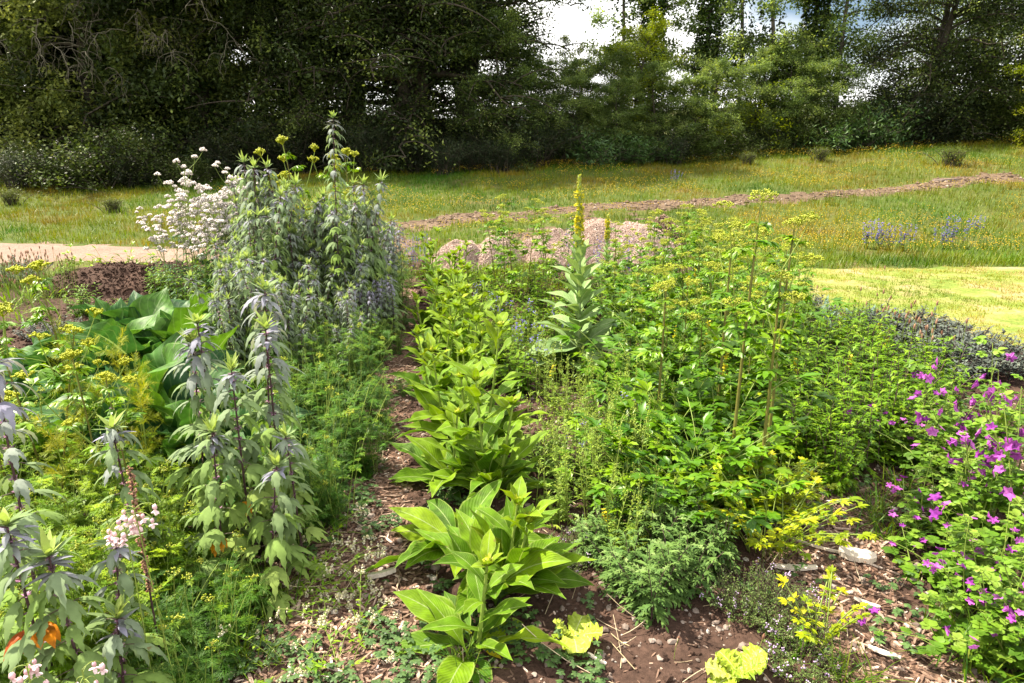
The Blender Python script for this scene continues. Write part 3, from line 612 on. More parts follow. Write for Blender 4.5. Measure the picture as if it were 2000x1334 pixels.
tree('dark', 722, 27, 'tall dark tree with layered boughs next to the yew-like tree', .98, 0.2)
tree('dark', 818, 25.8, 'largest dark tree with layered boughs and sky showing through', 1.0, 1.7)
tree('dark', 915, 26.6, 'dark spreading tree beside the bright gap of sky', .86, 3.1)
tree('green', 1000, 24.6, 'low green tree with trailing grey twigs under the dark spreading tree', .65)
tree('green', 1058, 25.6, 'bushy green tree at the left side of the bright gap of sky', .46)
tree('green', 1165, 25.4, 'bushy green tree at the right side of the bright gap of sky', .5)
tree('sap', 1135, 27.5, 'second, fainter sapling in the bright gap of sky', .66, 2.0)
tree('sap', 1098, 26.5, 'slender sapling standing in the bright gap of sky', .72)
tree('green', 1110, 24.8, 'low bushy green tree under the gap of sky', .46)
tree('thin', 1196, 28.6, 'slender tree rising right behind the lime-green hawthorn, at the gap', 1.0, 1.2)
tree('haw', 1212, 26.0, 'lime-green hawthorn beside the gap of sky', .68, 0.5, 'hawthorn_tree')
tree('green', 1270, 24.4, 'bushy green tree in front of the lime-green hawthorn', .43)
tree('ivycol', 1250, 28.5, 'tall thin ivy-clad tree rising behind the lime-green hawthorn', 1.02)
tree('ivycol', 1345, 28, 'ivy-clad column of a tree over the pale flowering elder', .95)
tree('thin', 1405, 27.2, 'thin tree with an airy crown just beyond the elder', 1.0)
tree('thin', 1470, 26.4, 'airy birch-like tree between the elder and the bare trunk', 1.02, 2.0)
tree('green', 1505, 24.9, 'green bushy tree below the airy birch-like tree', .47)
tree('ivycol', 1530, 28.2, 'ivy-wrapped trunk behind the green bushy tree', 1.05, 1.1)
tree('thin', 1592, 26.6, 'tree with a visible slim trunk next to the dark oak', 1.0, 4.2)
tree('oak', 1742, 26.5, 'dark round oak with dense crown over the hedge bank', .80, 0.7, 'oak_tree')
tree('ash', 1850, 28.5, 'open-crowned ash with sky behind it beside the dark oak', 1.0, 1.0, 'ash_tree')
tree('ash', 1935, 27.0, 'pale green ash with forked limbs near the yellow-green hazel', 1.0, 2.6, 'ash_tree')
tree('haw', 2010, 22.5, 'yellow-green hazel leaning in at the right edge', .66, 3.9, 'hazel_tree')
tree('green', 2090, 24.5, 'dark green tree beyond the right edge', .6)
tree('ash', 2150, 27.5, 'ash at the far right end of the tree line', 1.0, 4.0, 'ash_tree')
tree('green', 1345, 24.6, 'bushy green tree below the ivy-clad column, left of the elder', .44)
tree('green', 1195, 24.0, 'low bushy green tree at the foot of the lime-green hawthorn', .36)
tree('green', 1575, 25.2, 'bushy green tree in front of the slim trunk', .39)
tree('green', 1440, 25.4, 'bushy green tree behind the flowering elder', .47)

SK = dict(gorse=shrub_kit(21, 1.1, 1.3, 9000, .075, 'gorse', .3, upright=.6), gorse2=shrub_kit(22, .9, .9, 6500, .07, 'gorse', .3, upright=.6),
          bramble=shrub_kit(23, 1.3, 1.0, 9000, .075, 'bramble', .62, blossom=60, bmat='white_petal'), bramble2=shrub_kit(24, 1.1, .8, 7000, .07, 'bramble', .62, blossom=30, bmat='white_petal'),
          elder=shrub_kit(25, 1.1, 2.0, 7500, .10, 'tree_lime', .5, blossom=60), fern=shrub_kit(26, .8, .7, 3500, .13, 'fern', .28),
          dkbush=shrub_kit(27, 1.4, 1.8, 11000, .085, 'hedge_shaded', .55), tuft=shrub_kit(28, .45, .5, 1500, .09, 'tuft', .2, upright=.8))
def shrub(k, px, dep, label, cat='bush', s=1.0, name='bush', group='shrubs along the hedge bank', sz=None):
    dep += 1.5 * float(sst(500, 760, px)); s *= rl.uniform(.62, 1.18); sz = s * rl.uniform(.75, 1.15)
    return place(SK[k], name, label, cat, D(px, dep) - np.array([0, 0, .05]), rl.uniform(0, 6.28), s, group, (rl.normal(0, .05), rl.normal(0, .05)), sz)
gl = lambda a: f'{a}'
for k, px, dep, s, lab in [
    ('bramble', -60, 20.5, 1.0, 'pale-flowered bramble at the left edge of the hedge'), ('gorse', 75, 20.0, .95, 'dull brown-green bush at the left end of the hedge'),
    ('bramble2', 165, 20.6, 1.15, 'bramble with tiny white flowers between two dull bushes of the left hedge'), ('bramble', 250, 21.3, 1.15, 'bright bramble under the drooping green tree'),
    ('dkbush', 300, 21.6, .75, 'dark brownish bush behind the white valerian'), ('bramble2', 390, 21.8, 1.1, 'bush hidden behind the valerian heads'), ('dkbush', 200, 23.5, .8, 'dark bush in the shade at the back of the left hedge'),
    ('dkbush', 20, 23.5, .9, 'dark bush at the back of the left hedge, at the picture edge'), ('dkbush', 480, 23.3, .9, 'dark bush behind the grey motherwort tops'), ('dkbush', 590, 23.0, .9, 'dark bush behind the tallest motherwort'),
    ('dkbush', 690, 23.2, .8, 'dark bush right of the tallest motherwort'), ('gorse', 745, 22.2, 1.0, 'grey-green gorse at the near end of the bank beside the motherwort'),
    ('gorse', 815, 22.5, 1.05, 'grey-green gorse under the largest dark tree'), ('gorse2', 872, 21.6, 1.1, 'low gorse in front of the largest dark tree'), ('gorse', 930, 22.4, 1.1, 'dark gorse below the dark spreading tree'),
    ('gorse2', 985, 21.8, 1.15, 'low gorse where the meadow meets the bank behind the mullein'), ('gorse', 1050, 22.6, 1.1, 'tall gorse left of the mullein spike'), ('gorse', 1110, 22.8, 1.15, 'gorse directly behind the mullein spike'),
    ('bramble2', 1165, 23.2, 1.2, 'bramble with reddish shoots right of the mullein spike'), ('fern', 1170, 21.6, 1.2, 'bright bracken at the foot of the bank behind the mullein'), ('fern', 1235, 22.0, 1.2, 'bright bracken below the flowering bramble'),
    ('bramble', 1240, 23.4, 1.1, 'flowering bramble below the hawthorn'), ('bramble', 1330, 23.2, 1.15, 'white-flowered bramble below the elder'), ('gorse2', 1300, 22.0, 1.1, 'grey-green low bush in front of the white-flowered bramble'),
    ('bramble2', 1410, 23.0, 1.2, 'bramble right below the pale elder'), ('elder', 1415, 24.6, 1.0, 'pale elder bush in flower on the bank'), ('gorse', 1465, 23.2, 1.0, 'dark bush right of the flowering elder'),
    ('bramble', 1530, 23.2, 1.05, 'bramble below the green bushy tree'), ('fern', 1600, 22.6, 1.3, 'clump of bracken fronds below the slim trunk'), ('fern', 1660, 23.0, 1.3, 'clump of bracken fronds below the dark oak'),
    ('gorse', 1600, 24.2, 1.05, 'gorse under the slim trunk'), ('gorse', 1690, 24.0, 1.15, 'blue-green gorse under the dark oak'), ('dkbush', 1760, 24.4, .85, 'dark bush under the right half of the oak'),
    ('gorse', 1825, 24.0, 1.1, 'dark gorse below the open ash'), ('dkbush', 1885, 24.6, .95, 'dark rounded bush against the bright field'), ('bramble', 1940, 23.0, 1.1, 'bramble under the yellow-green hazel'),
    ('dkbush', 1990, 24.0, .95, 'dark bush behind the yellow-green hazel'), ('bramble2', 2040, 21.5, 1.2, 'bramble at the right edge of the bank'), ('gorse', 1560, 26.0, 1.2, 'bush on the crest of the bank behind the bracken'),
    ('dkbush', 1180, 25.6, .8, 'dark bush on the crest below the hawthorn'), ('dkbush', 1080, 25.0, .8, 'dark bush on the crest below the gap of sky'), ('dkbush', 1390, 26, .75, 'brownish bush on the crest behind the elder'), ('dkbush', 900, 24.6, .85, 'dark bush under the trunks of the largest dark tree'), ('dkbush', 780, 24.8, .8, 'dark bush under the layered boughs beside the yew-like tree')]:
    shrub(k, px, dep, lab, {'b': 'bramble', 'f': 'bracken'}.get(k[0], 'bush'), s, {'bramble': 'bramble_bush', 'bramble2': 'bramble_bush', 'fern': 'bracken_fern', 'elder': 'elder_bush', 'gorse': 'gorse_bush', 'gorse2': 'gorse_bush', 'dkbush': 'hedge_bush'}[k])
for px, py, s, lab in [(1460, 322, 1.0, 'dark tuft at the top of the meadow, below the elder'), (1600, 315, 1.1, 'dark tuft at the top of the meadow below the oak'), (1855, 325, 1.4, 'dark brownish tuft above the end of the track'),
                     (1000, 330, 1.0, 'tuft of tall grass in front of the gorse'), (220, 415, .9, 'small dark green tuft in the left meadow'), (25, 400, 1.0, 'dark tuft at the left edge of the meadow')]:
    p = G(px, py); place(SK['tuft'], 'meadow_tuft', lab, 'tuft', p, rl.uniform(0, 6), s * .6, 'tufts in the meadow')

# ------------------------------------------------------------------ garden plants: one kit of parts per kind
PI2 = 2 * math.pi
E_PROF = np.array([.09, .08, .11, .30, .56, .80, .95, 1.0, .97, .88, .74, .56, .36, .17, .0])
OV = (.10, .55, .92, 1, .82, .45, 0)                     # ovate
LAN = (.15, .7, 1, .85, .5, 0)                           # lanceolate
STRIP = (.6, 1, 0)
def curve_stem(r, n_st, h, lean=.15, base=.04, n=10, hv=.15):
    """upright stems, each leaning its own way: (n_st, n, 3)"""
    az = r.uniform(0, PI2, n_st); P, *_ = axis(np.stack([r.normal(0, base, n_st), r.normal(0, base, n_st), np.full(n_st, -.02)], -1), az, R(90) - np.abs(r.normal(0, lean, n_st)), h * r.uniform(1 - hv, 1, n_st), r.normal(0, lean, n_st), n - 1)
    return P
def on(P, f):
    """points at fractions f along curves P: P (k,n,3), f (k,m) -> (k,m,3)"""
    n = P.shape[1]; q = np.clip(f, 0, .9999) * (n - 1); j = np.floor(q).astype(int); fr = (q - j)[..., None]; i = np.arange(P.shape[0])[:, None]
    return P[i, j] * (1 - fr) + P[i, j + 1] * fr
def pinnate(mb, P, T, S, npair, L, W, prof=STRIP, sweep=.9, sub=0, var=.5, r=None, start=.15, nw=1, taper=True, jit=.2, bend=.3, fold=0):
    """leaflets in pairs along curved leaf axes"""
    m = P.shape[0]; f = np.linspace(start, 1, npair); k = np.broadcast_to(f, (m, npair))
    B = on(P, k); t = on(T, k); s = on(S, k)
    sz = (np.sin(np.clip((f * .85 + .15), 0, 1) * math.pi) * .75 + .3 if taper else np.ones(npair))
    var = bc(var, m)
    for sg in (-1, 1):
        d = t * math.cos(sweep) + sg * s * math.sin(sweep)
        b = B.reshape(-1, 3); d = d.reshape(-1, 3) + (r.normal(0, jit, (m * npair, 3)) if r is not None else 0)
        az = np.arctan2(d[:, 1], d[:, 0]); el = np.arctan2(d[:, 2], np.hypot(d[:, 0], d[:, 1]))
        LL = (bc(L, m)[:, None] * sz).ravel(); v = np.repeat(var, npair)
        blades(mb, b, az, el, LL, LL * W, bend, prof, nw, fold=fold, var=v)
        for q in range(sub):
            for s2 in (-1, 1):
                bb = b + d / (np.linalg.norm(d, axis=1, keepdims=True) + 1e-6) * LL[:, None] * (.25 + .5 * q / max(sub, 1))
                blades(mb, bb, az + s2 * .8, el + .1, LL * .5, LL * .5 * W * 1.2, bend, prof, nw, var=v)
    e = P[:, -1]; tt = T[:, -1]; blades(mb, e, np.arctan2(tt[:, 1], tt[:, 0]), np.arctan2(tt[:, 2], np.hypot(tt[:, 0], tt[:, 1])), bc(L, m) * .8, bc(L, m) * .8 * W * 1.2, bend, prof, nw, var=var)
def fan(mb, base, az, el, L, W, k=3, spread=.9, bend=.4, prof=LAN, var=.5, roll=0., side=.72, fold=.15, r=None):
    """palmate leaf: k overlapping lobes from one point"""
    m = len(base); off = np.linspace(-1, 1, k)
    for o in off:
        f = 1 - (1 - side) * abs(o); j = 0 if r is None else r.normal(0, .05, m)
        blades(mb, base, np.asarray(az) + o * spread + j, np.asarray(el) - abs(o) * .12 + j, np.asarray(L) * f, np.asarray(W) * (1 - .2 * abs(o)), bend, prof, 2, fold=fold, roll=roll, var=var)

def motherwort(seed, h, nst=1, lean=.08, base=.03, big=1.0, low=.12, purple=.55, hv=.2):
    r = np.random.default_rng(seed); sb, lb, fb = MB(), MB(), MB()
    ST = curve_stem(r, nst, h, lean, base, 12, hv)
    for P in ST:
        hh = np.linalg.norm(P[-1] - P[0])
        tubes(sb, P[None], np.linspace(.0062, .0026, 12)[None] * (.8 + .2 * big), 5, np.linspace(.15, .2, 1))
        f = [low]
        while f[-1] < .955: f.append(f[-1] + (.064 - .034 * f[-1] ** 1.5) / hh * r.uniform(.85, 1.15))
        f = np.array(f); n = len(f); B = on(P[None], f[None])[0]
        a0 = r.uniform(0, PI2)
        for sg in (0, 1):
            az = a0 + np.arange(n) * 1.5708 + sg * math.pi + r.normal(0, .18, n)
            s = (.145 - .055 * f) * big * r.uniform(.8, 1.15, n); pet = s * (.5 - .25 * f)
            PP, TT, _, _ = axis(B, az, .35 + r.normal(0, .15, n), pet, .5, 3); tubes(sb, PP, .0016, 3, .6)
            v = np.clip(.78 - np.clip(f - .30, 0, 1) * .66 * (purple / .55) + r.normal(0, .09, n), 0.02, .85)
            lowm = f < .62; up = ~lowm
            el = -.05 - .1 * f + r.normal(0, .12, n); bd = 1.35 + r.normal(0, .2, n)
            for msk, k, sp, wd in ((lowm, 5, .98, .30), (up, 3, .5, .27)):
                if msk.any(): fan(lb, PP[msk, -1], az[msk], el[msk], s[msk], s[msk] * wd, k, sp, bd[msk] * (.85 if k == 5 else 1), (.35, .78, .62, 1, .70, .82, .42, .48, .14, 0), v[msk], side=.66, fold=-.2, r=r)
        u = f > .5; Bu = np.repeat(B[u], 14, 0); nu = len(Bu); a = r.uniform(0, PI2, nu); el = r.uniform(-.2, .8, nu)
        blades(fb, Bu + np.stack([np.cos(a), np.sin(a), 0 * a], -1) * .004, a, el, r.uniform(.008, .015, nu), .005, .2, (1, .9, .1), var=r.uniform(0, 1, nu))
        tip = P[-1]; k = 18; a = r.uniform(0, PI2, k); el = r.uniform(.2, 1.4, k)
        blades(lb, np.repeat(tip[None], k, 0) - [0, 0, .012], a, el, r.uniform(.035, .08, k) * big, .015 * big, r.uniform(-.2, .6, k), LAN, 2, fold=.2, var=np.where(el > .75, .95, .55))
        for z in (.03, .06):
            k = 8; a = r.uniform(0, PI2, k); blades(lb, np.repeat(tip[None], k, 0) - [0, 0, z], a, r.uniform(-.1, .6, k), r.uniform(.045, .075, k) * big, .015 * big, r.uniform(.5, 1.3, k), LAN, 2, fold=-.1, var=r.uniform(0, .25, k))
    return [('stem', sb.mesh('stem', MT['stem_purple'])), ('leaves', lb.mesh('leaves', MT['mother'])), ('blossoms', fb.mesh('blossoms', MT['mauve_flower']))]

def elecampane(seed, r_leaves, leafL, stems, leafW=.33, spread_el=(.35, 1.15), budcol=True):
    """rosette of long leaves, then leafy stems that end in a bud; stems = [(dx, dy, height, leaves)]"""
    r = np.random.default_rng(seed); sb, lb, fb = MB(), MB(), MB()
    n = r_leaves; az = np.arange(n) * 2.39996 + r.normal(0, .25, n); el = r.uniform(*spread_el, n); L = leafL * r.uniform(.7, 1.1, n)
    B = np.stack([r.normal(0, .035, n), r.normal(0, .035, n), np.full(n, .0)], -1)
    blades(lb, B, az, el, L, L * leafW * r.uniform(.85, 1.15, n), r.uniform(.5, 1.35, n), E_PROF, 6, fold=.22, roll=r.normal(0, .28, n), wave=.24, freq=2.3, var=np.clip(r.beta(2.2, 2.6, n) * .95 + .05, 0, 1), rng=r, cup=.1)
    buds = []
    for dx, dy, h, k in stems:
        fb = MB()
        P, *_ = axis(np.array([[dx * .35, dy * .35, -.02]]), math.atan2(dy, dx), 1.45, h, -.03, 10); P = P + np.linspace(0, 1, 11)[None, :, None] * np.array([dx * .3, dy * .3, 0])
        tubes(sb, P, np.linspace(.0095, .005, 11)[None], 6, .7)
        f = np.linspace(.12, .97, k) ** .9; B = on(P, f[None])[0]; az = r.uniform(0, 6) + np.arange(k) * 2.4 + r.normal(0, .2, k); L = leafL * (.85 - .50 * f) * r.uniform(.85, 1.1, k)
        blades(lb, B, az, .5 + .55 * f + r.normal(0, .12, k), L, L * (leafW + .10 * f), r.uniform(.4, 1.0, k), np.maximum(E_PROF, np.linspace(.5, 0, 15) * .9), 6, fold=.25, roll=r.normal(0, .2, k), wave=.18, freq=2, var=np.clip(.45 + .3 * f + r.normal(0, .12, k), 0, 1), rng=r)
        tip = P[0, -1]; blobs(fb, (tip + [0, 0, .008])[None], np.array([[.017, .017, .016]]), .3)
        q = 26; a = r.uniform(0, PI2, q); blades(fb, np.repeat(tip[None], q, 0), a, r.uniform(.3, 1.4, q), r.uniform(.022, .04, q), .011, r.uniform(-.5, .4, q), LAN, 1, var=r.uniform(.1, 1, q))
        q = 7; a = np.arange(q) * 2.4; blades(lb, np.repeat(tip[None], q, 0) - [0, 0, .012], a, r.uniform(.3, 1.1, q), r.uniform(.05, .10, q), .035, r.uniform(-.2, .6, q), OV, 2, fold=.2, var=.8)
        buds.append(('flower_bud', fb.mesh('flower_bud', MT['umbel'])))
    kit = [('leaves', lb.mesh('leaves', MT['elecampane']))]
    if sb.n: kit += [('stem', sb.mesh('stem', MT['stem']))] + buds
    return kit
def broadleaf(seed, n, L0, mat='horseradish', W=.48, el=(.5, 1.35), prof=np.interp(np.linspace(0, 1, 21), np.linspace(0, 1, 13), (.07, .07, .07, .5, .85, 1, 1, .95, .85, .68, .45, .2, 0)), wave=.22, var=None, base=.06):
    r = np.random.default_rng(seed); lb = MB(); az = np.arange(n) * 2.39996 + r.normal(0, .3, n); L = L0 * r.uniform(.6, 1.1, n)
    B = np.stack([r.normal(0, base, n), r.normal(0, base, n), 0 * az], -1)
    blades(lb, B, az, r.uniform(*el, n), L, L * W * r.uniform(.85, 1.2, n), r.uniform(.3, 1.5, n), prof, 6, fold=.2, roll=r.normal(0, .35, n), wave=wave, freq=2.6, var=np.clip(r.beta(1.5, 1.8, n), 0, 1) if var is None else var, rng=r, ruff=.10)
    return [('leaves', lb.mesh('leaves', MT[mat]))]
def feathery(seed, h, nst, mat='feather', leafL=.085, lean=.28, base=.07, heads=0, W=.10, npair=5, per=9, sub=2, headmat='umbel', dens_low=.05):
    r = np.random.default_rng(seed); sb, lb, fb = MB(), MB(), MB()
    P = curve_stem(r, nst, h, lean, base, 9, .45); tubes(sb, P, np.linspace(.0032, .0012, 9)[None], 4, r.uniform(.4, 1, nst))
    f = r.uniform(dens_low, 1, (nst, per)); B = on(P, f).reshape(-1, 3); m = len(B)
    L = leafL * r.uniform(.65, 1.2, m) * (1.2 - .55 * f.ravel())
    A, T, S, _ = axis(B, r.uniform(0, PI2, m), r.uniform(-.1, 1.0, m), L, r.uniform(.1, 1.0, m), 5)
    tubes(lb, A, .0011, 3, .5)
    pinnate(lb, A, T, S, npair, L * .42, W, STRIP, .8, sub, np.clip(r.beta(2, 2.4, m) * .75 + .3 * f.ravel(), 0, 1), r, .2)
    if heads:
        i = r.choice(nst, min(heads, nst), False); c = np.repeat(P[i, -1], 9, 0); q = len(c); d = r.normal(0, 1, (q, 3)); d[:, 2] = np.abs(d[:, 2]) * .5 + .2; d /= np.linalg.norm(d, axis=1, keepdims=True)
        e = c + d * r.uniform(.008, .026, q)[:, None]; tubes(sb, np.stack([c, e], 1), .0008, 3, .8)
        e2 = np.repeat(e, 3, 0) + r.normal(0, .0035, (q * 3, 3)); blobs(fb, e2, np.full((q * 3, 3), .0038), r.uniform(0, 1, q * 3), True)
    kit = [('stems', sb.mesh('stems', MT['stem'])), ('leaves', lb.mesh('leaves', MT[mat]))]
    if heads: kit.append(('blossoms', fb.mesh('blossoms', MT[headmat])))
    return kit
def umbels(r, sb, fb, tips, rad, rays=14, sub=8, br=.0042, dome=.55):
    for c in tips:
        a = r.uniform(0, PI2, rays); q = np.sqrt(r.uniform(0, 1, rays)); d = np.stack([np.cos(a) * q, np.sin(a) * q, dome + .45 * (1 - q)], -1) * rad * r.uniform(.85, 1.1)
        e = c + d; tubes(sb, np.stack([np.repeat(c[None], rays, 0), c + d * .6 + [0, 0, .0], e], 1), .0009, 3, .9)
        b = np.repeat(e, sub, 0) + r.normal(0, rad * .13, (rays * sub, 3)) * [1, 1, .6]
        blobs(fb, b, br * r.uniform(.7, 1.3, (len(b), 1)) * np.ones((1, 3)), r.uniform(0, 1, len(b)), True)
def lov_leaves(r, lb, sb, B, az, el, Lp, sz, var, npair=3, wide=.42):
    """compound lovage leaves: arching petiole, wedge leaflets of three teeth"""
    m = len(B); A, T, S, _ = axis(B, az, el, Lp, r.uniform(.3, 1.1, m), 7); tubes(sb, A, .0022, 4, .7)
    f = np.linspace(.5, 1, npair); k = np.broadcast_to(f, (m, npair)); Bp = on(A, k).reshape(-1, 3); t = on(T, k).reshape(-1, 3); s = on(S, k).reshape(-1, 3)
    v = np.clip(np.repeat(bc(var, m), npair) + r.normal(0, .10, m * npair), 0, 1); LL = np.repeat(bc(sz, m), npair) * np.tile(1.15 - .3 * f, m)
    for sg in (-1, 1):
        d = t * .45 + sg * s * .9; azz = np.arctan2(d[:, 1], d[:, 0]) + r.normal(0, .15, len(d)); ell = np.arctan2(d[:, 2], np.hypot(d[:, 0], d[:, 1])) + r.normal(.1, .2, len(d))
        fan(lb, Bp, azz, ell, LL, LL * wide, 3, .42, r.uniform(.2, .9, len(d)), (.08, .35, .78, 1, .66, .74, .30, 0), v, r.normal(0, .3, len(d)), .82, .2, r)
    e = A[:, -1]; tt = T[:, -1]; fan(lb, e, np.arctan2(tt[:, 1], tt[:, 0]), np.arctan2(tt[:, 2], np.hypot(tt[:, 0], tt[:, 1])), bc(sz, m) * 1.1, bc(sz, m) * wide, 3, .55, .5, (.08, .35, .78, 1, .66, .74, .30, 0), bc(var, m), 0, .85, .2, r)
def lovage(seed, h, mat='lovage', nb=5, nl=11, thick=.008, umr=.06, leaf=.072, low=.35, gold=False, lean=.06):
    """tall umbel stalk with side branches and leaf sprays at the nodes"""
    r = np.random.default_rng(seed); sb, lb, fb = MB(), MB(), MB()
    P = curve_stem(r, 1, h, lean, .01, 12, 0); tubes(sb, P, np.linspace(thick, thick * .4, 12)[None], 7, .35)
    f = np.linspace(.52, .92, nb) + r.normal(0, .02, nb); B = on(P, f[None])[0]; az = np.arange(nb) * 2.4 + r.normal(0, .3, nb)
    A, *_ = axis(B, az, r.uniform(.75, 1.15, nb), h * (1.04 - f) * r.uniform(.6, .95, nb), -.25, 6); tubes(sb, A, np.linspace(.0035, .0018, 7)[None], 5, .75)
    tips = np.concatenate([A[:, -1], P[:, -1]]); ups = []
    for tp in tips: fb = MB(); umbels(r, fb, fb, tp[None], umr); ups.append(('umbel', fb.mesh('umbel', MT['umbel_gold' if gold else 'umbel'])))
    if nl:
        f = np.linspace(low, .9, nl) + r.normal(0, .02, nl); B = on(P, f[None])[0]
        lov_leaves(r, lb, sb, B, r.uniform(0, PI2, nl), r.uniform(.3, .9, nl), r.uniform(.08, .17, nl) * (1.3 - .6 * f), leaf * (1.25 - .55 * f), r.uniform(.3, .75, nl), 2)
        m = nb * 3; lov_leaves(r, lb, sb, np.repeat(A[:, 2], 3, 0), r.uniform(0, PI2, m), r.uniform(.2, .9, m), .035, leaf * .6, r.uniform(.45, .85, m), 1)
    return [('stem', sb.mesh('stem', MT['stem'])), ('leaves', lb.mesh('leaves', MT[mat]))] + ups
def lovclump(seed, h, n, mat='lovage', leaf=.07, rad=.12, vlo=.15, vhi=.75, npair=3, el=(.7, 1.5)):
    r = np.random.default_rng(seed); sb, lb = MB(), MB(); a = r.uniform(0, PI2, n); q = np.sqrt(r.uniform(0, 1, n)) * rad
    B = np.stack([np.cos(a) * q, np.sin(a) * q, np.full(n, -.01)], -1)
    lov_leaves(r, lb, sb, B, a + r.normal(0, .8, n), r.uniform(*el, n), h * r.uniform(.45, 1.05, n), leaf * r.uniform(.75, 1.2, n), r.uniform(vlo, vhi, n), npair)
    return [('stems', sb.mesh('stems', MT['stem'])), ('leaves', lb.mesh('leaves', MT[mat]))]
def mugwort(seed, h, nst, mat='mugwort', leafL=.075, lean=.3, base=.06):
    r = np.random.default_rng(seed); sb, lb = MB(), MB(); P = curve_stem(r, nst, h, lean, base, 9, .35); tubes(sb, P, np.linspace(.0038, .0018, 9)[None], 5, r.uniform(.1, .5, nst))
    per = 20; f = np.linspace(.12, 1, per)[None] + r.normal(0, .01, (nst, per)); B = on(P, f).reshape(-1, 3); m = len(B); az = np.tile(np.arange(per) * 2.4, nst) + r.uniform(0, 6) + r.normal(0, .3, m); ff = f.ravel()
    L = leafL * (1.15 - .5 * ff) * r.uniform(.75, 1.15, m); el = .25 + .9 * np.clip(ff - .5, 0, 1) + r.normal(0, .2, m); bd = r.uniform(.3, 1.1, m)
    A, T, S, _ = axis(B, az, el, L, bd, 5); v = np.clip(r.beta(2, 2.6, m) * .8 + .35 * np.clip(ff - .6, 0, 1), 0, 1)
    blades(lb, B, az, el, L, L * .22, bd, (.2, .5, 1, .9, .5, 0), 2, fold=.1, var=v)
    pinnate(lb, A, T, S, 3, L * .42, .34, (.7, 1, .75, 0), .65, 0, v, r, .35, jit=.08)
    return [('stems', sb.mesh('stems', MT['stem_purple'])), ('leaves', lb.mesh('leaves', MT['mugwort' if mat == 'mugwort' else mat]))]
def mallow(seed, h, nst, nflow=10, lean=.35, base=.05, leafR=.05):
    r = np.random.default_rng(seed); sb, lb, fb = MB(), MB(), MB(); P = curve_stem(r, nst, h, lean, base, 10, .4); tubes(sb, P, np.linspace(.0048, .0018, 10)[None], 5, r.uniform(.4, .8, nst))
    per = 12; f = r.uniform(.04, 1, (nst, per)); B = on(P, f).reshape(-1, 3); m = len(B); ff = f.ravel(); az = r.uniform(0, PI2, m)
    A, T, _, _ = axis(B, az, r.uniform(.1, .9, m), r.uniform(.03, .10, m) * (1.35 - .7 * ff), .4, 4); tubes(sb, A, .0015, 3, .6)
    s = leafR * (1.25 - .65 * ff) * r.uniform(.75, 1.2, m); v = np.clip(r.beta(2, 2.4, m) * .8 + .2 * ff, 0, 1); el = r.uniform(-.35, .6, m); ro = r.normal(0, .35, m)
    tip = A[:, -1]
    for k, o in enumerate(np.linspace(-1.95, 1.95, 5)):
        blades(lb, tip, az + o, el * math.cos(o) + ro * .9 * math.sin(o) + r.normal(0, .06, m), s * (1.08 - .08 * abs(o)), s * .86, r.uniform(.1, .7, m), (.12, .5, .85, 1, .88, .92, .5, .2), 2, fold=.25, var=v)
    nf = nflow; i = r.integers(0, nst, nf); ng = max(3, nf // 3); gi = r.integers(0, nst, ng); gq = r.uniform(.4, 1, ng) ** .6; pick = r.integers(0, ng, nf); i = gi[pick]; q = np.clip(gq[pick] + r.normal(0, .03, nf), .2, 1)[:, None]; c = on(P[i], q)[:, 0]; a = r.uniform(0, PI2, nf); A, T, _, _ = axis(c, a, r.uniform(.2, 1.0, nf), r.uniform(.05, .12, nf), .2, 3); tubes(sb, A, .0012, 3, .6)
    c = A[:, -1]; nrm = T[:, -1] + r.normal(0, .35, (nf, 3)) + np.array([0, -.5, .1]); nrm /= np.linalg.norm(nrm, axis=1, keepdims=True)
    up = np.array([0, 0, 1.0]); X = np.cross(nrm, up); X /= np.linalg.norm(X, axis=1, keepdims=True); Y2 = np.cross(X, nrm); vv = r.uniform(0, 1, nf); R0 = r.uniform(.022, .038, nf)
    op = r.uniform(.05, .9, nf)
    for k in range(5):
        th = k * PI2 / 5 + a; d = X * np.cos(th)[:, None] + Y2 * np.sin(th)[:, None]; sd_ = -X * np.sin(th)[:, None] + Y2 * np.cos(th)[:, None]
        t = np.array([0, .35, .75, 1.0]); wd = np.array([.10, .36, .62, .5]); nn = np.array([0, .12, .2, .22])
        mid = c[:, None] + d[:, None] * (t * R0[:, None])[..., None] * (.55 + .45 * (1 - op))[:, None, None] + nrm[:, None] * (nn * R0[:, None])[..., None] * (1 + 2.2 * op)[:, None, None]
        lft = mid - sd_[:, None] * (wd * R0[:, None])[..., None]; rgt = mid + sd_[:, None] * (wd * R0[:, None])[..., None]
        mid = mid.copy(); mid[:, -1] -= d * (R0 * .22)[:, None]
        V = np.stack([lft, mid, rgt], 2); n3 = 4 * 3; ii = np.arange(3)[:, None] * 3 + np.arange(2)[None]; qd = np.stack([ii, ii + 1, ii + 4, ii + 3], -1).reshape(-1, 4)
        fb.add(V, (qd[None] + (np.arange(nf) * n3)[:, None, None]).reshape(-1, 4), None, np.repeat(np.clip(vv + r.normal(0, .1, nf), 0, 1), n3))
    q = nf; i = r.integers(0, nst, q); c = on(P[i], r.uniform(.6, 1, (q, 1)))[:, 0] + r.normal(0, .012, (q, 3)); blobs(lb, c, np.full((q, 3), .006), .75, True)
    return [('stems', sb.mesh('stems', MT['stem'])), ('leaves', lb.mesh('leaves', MT['mallow'])), ('blossoms', fb.mesh('blossoms', MT['purple_petal']))]
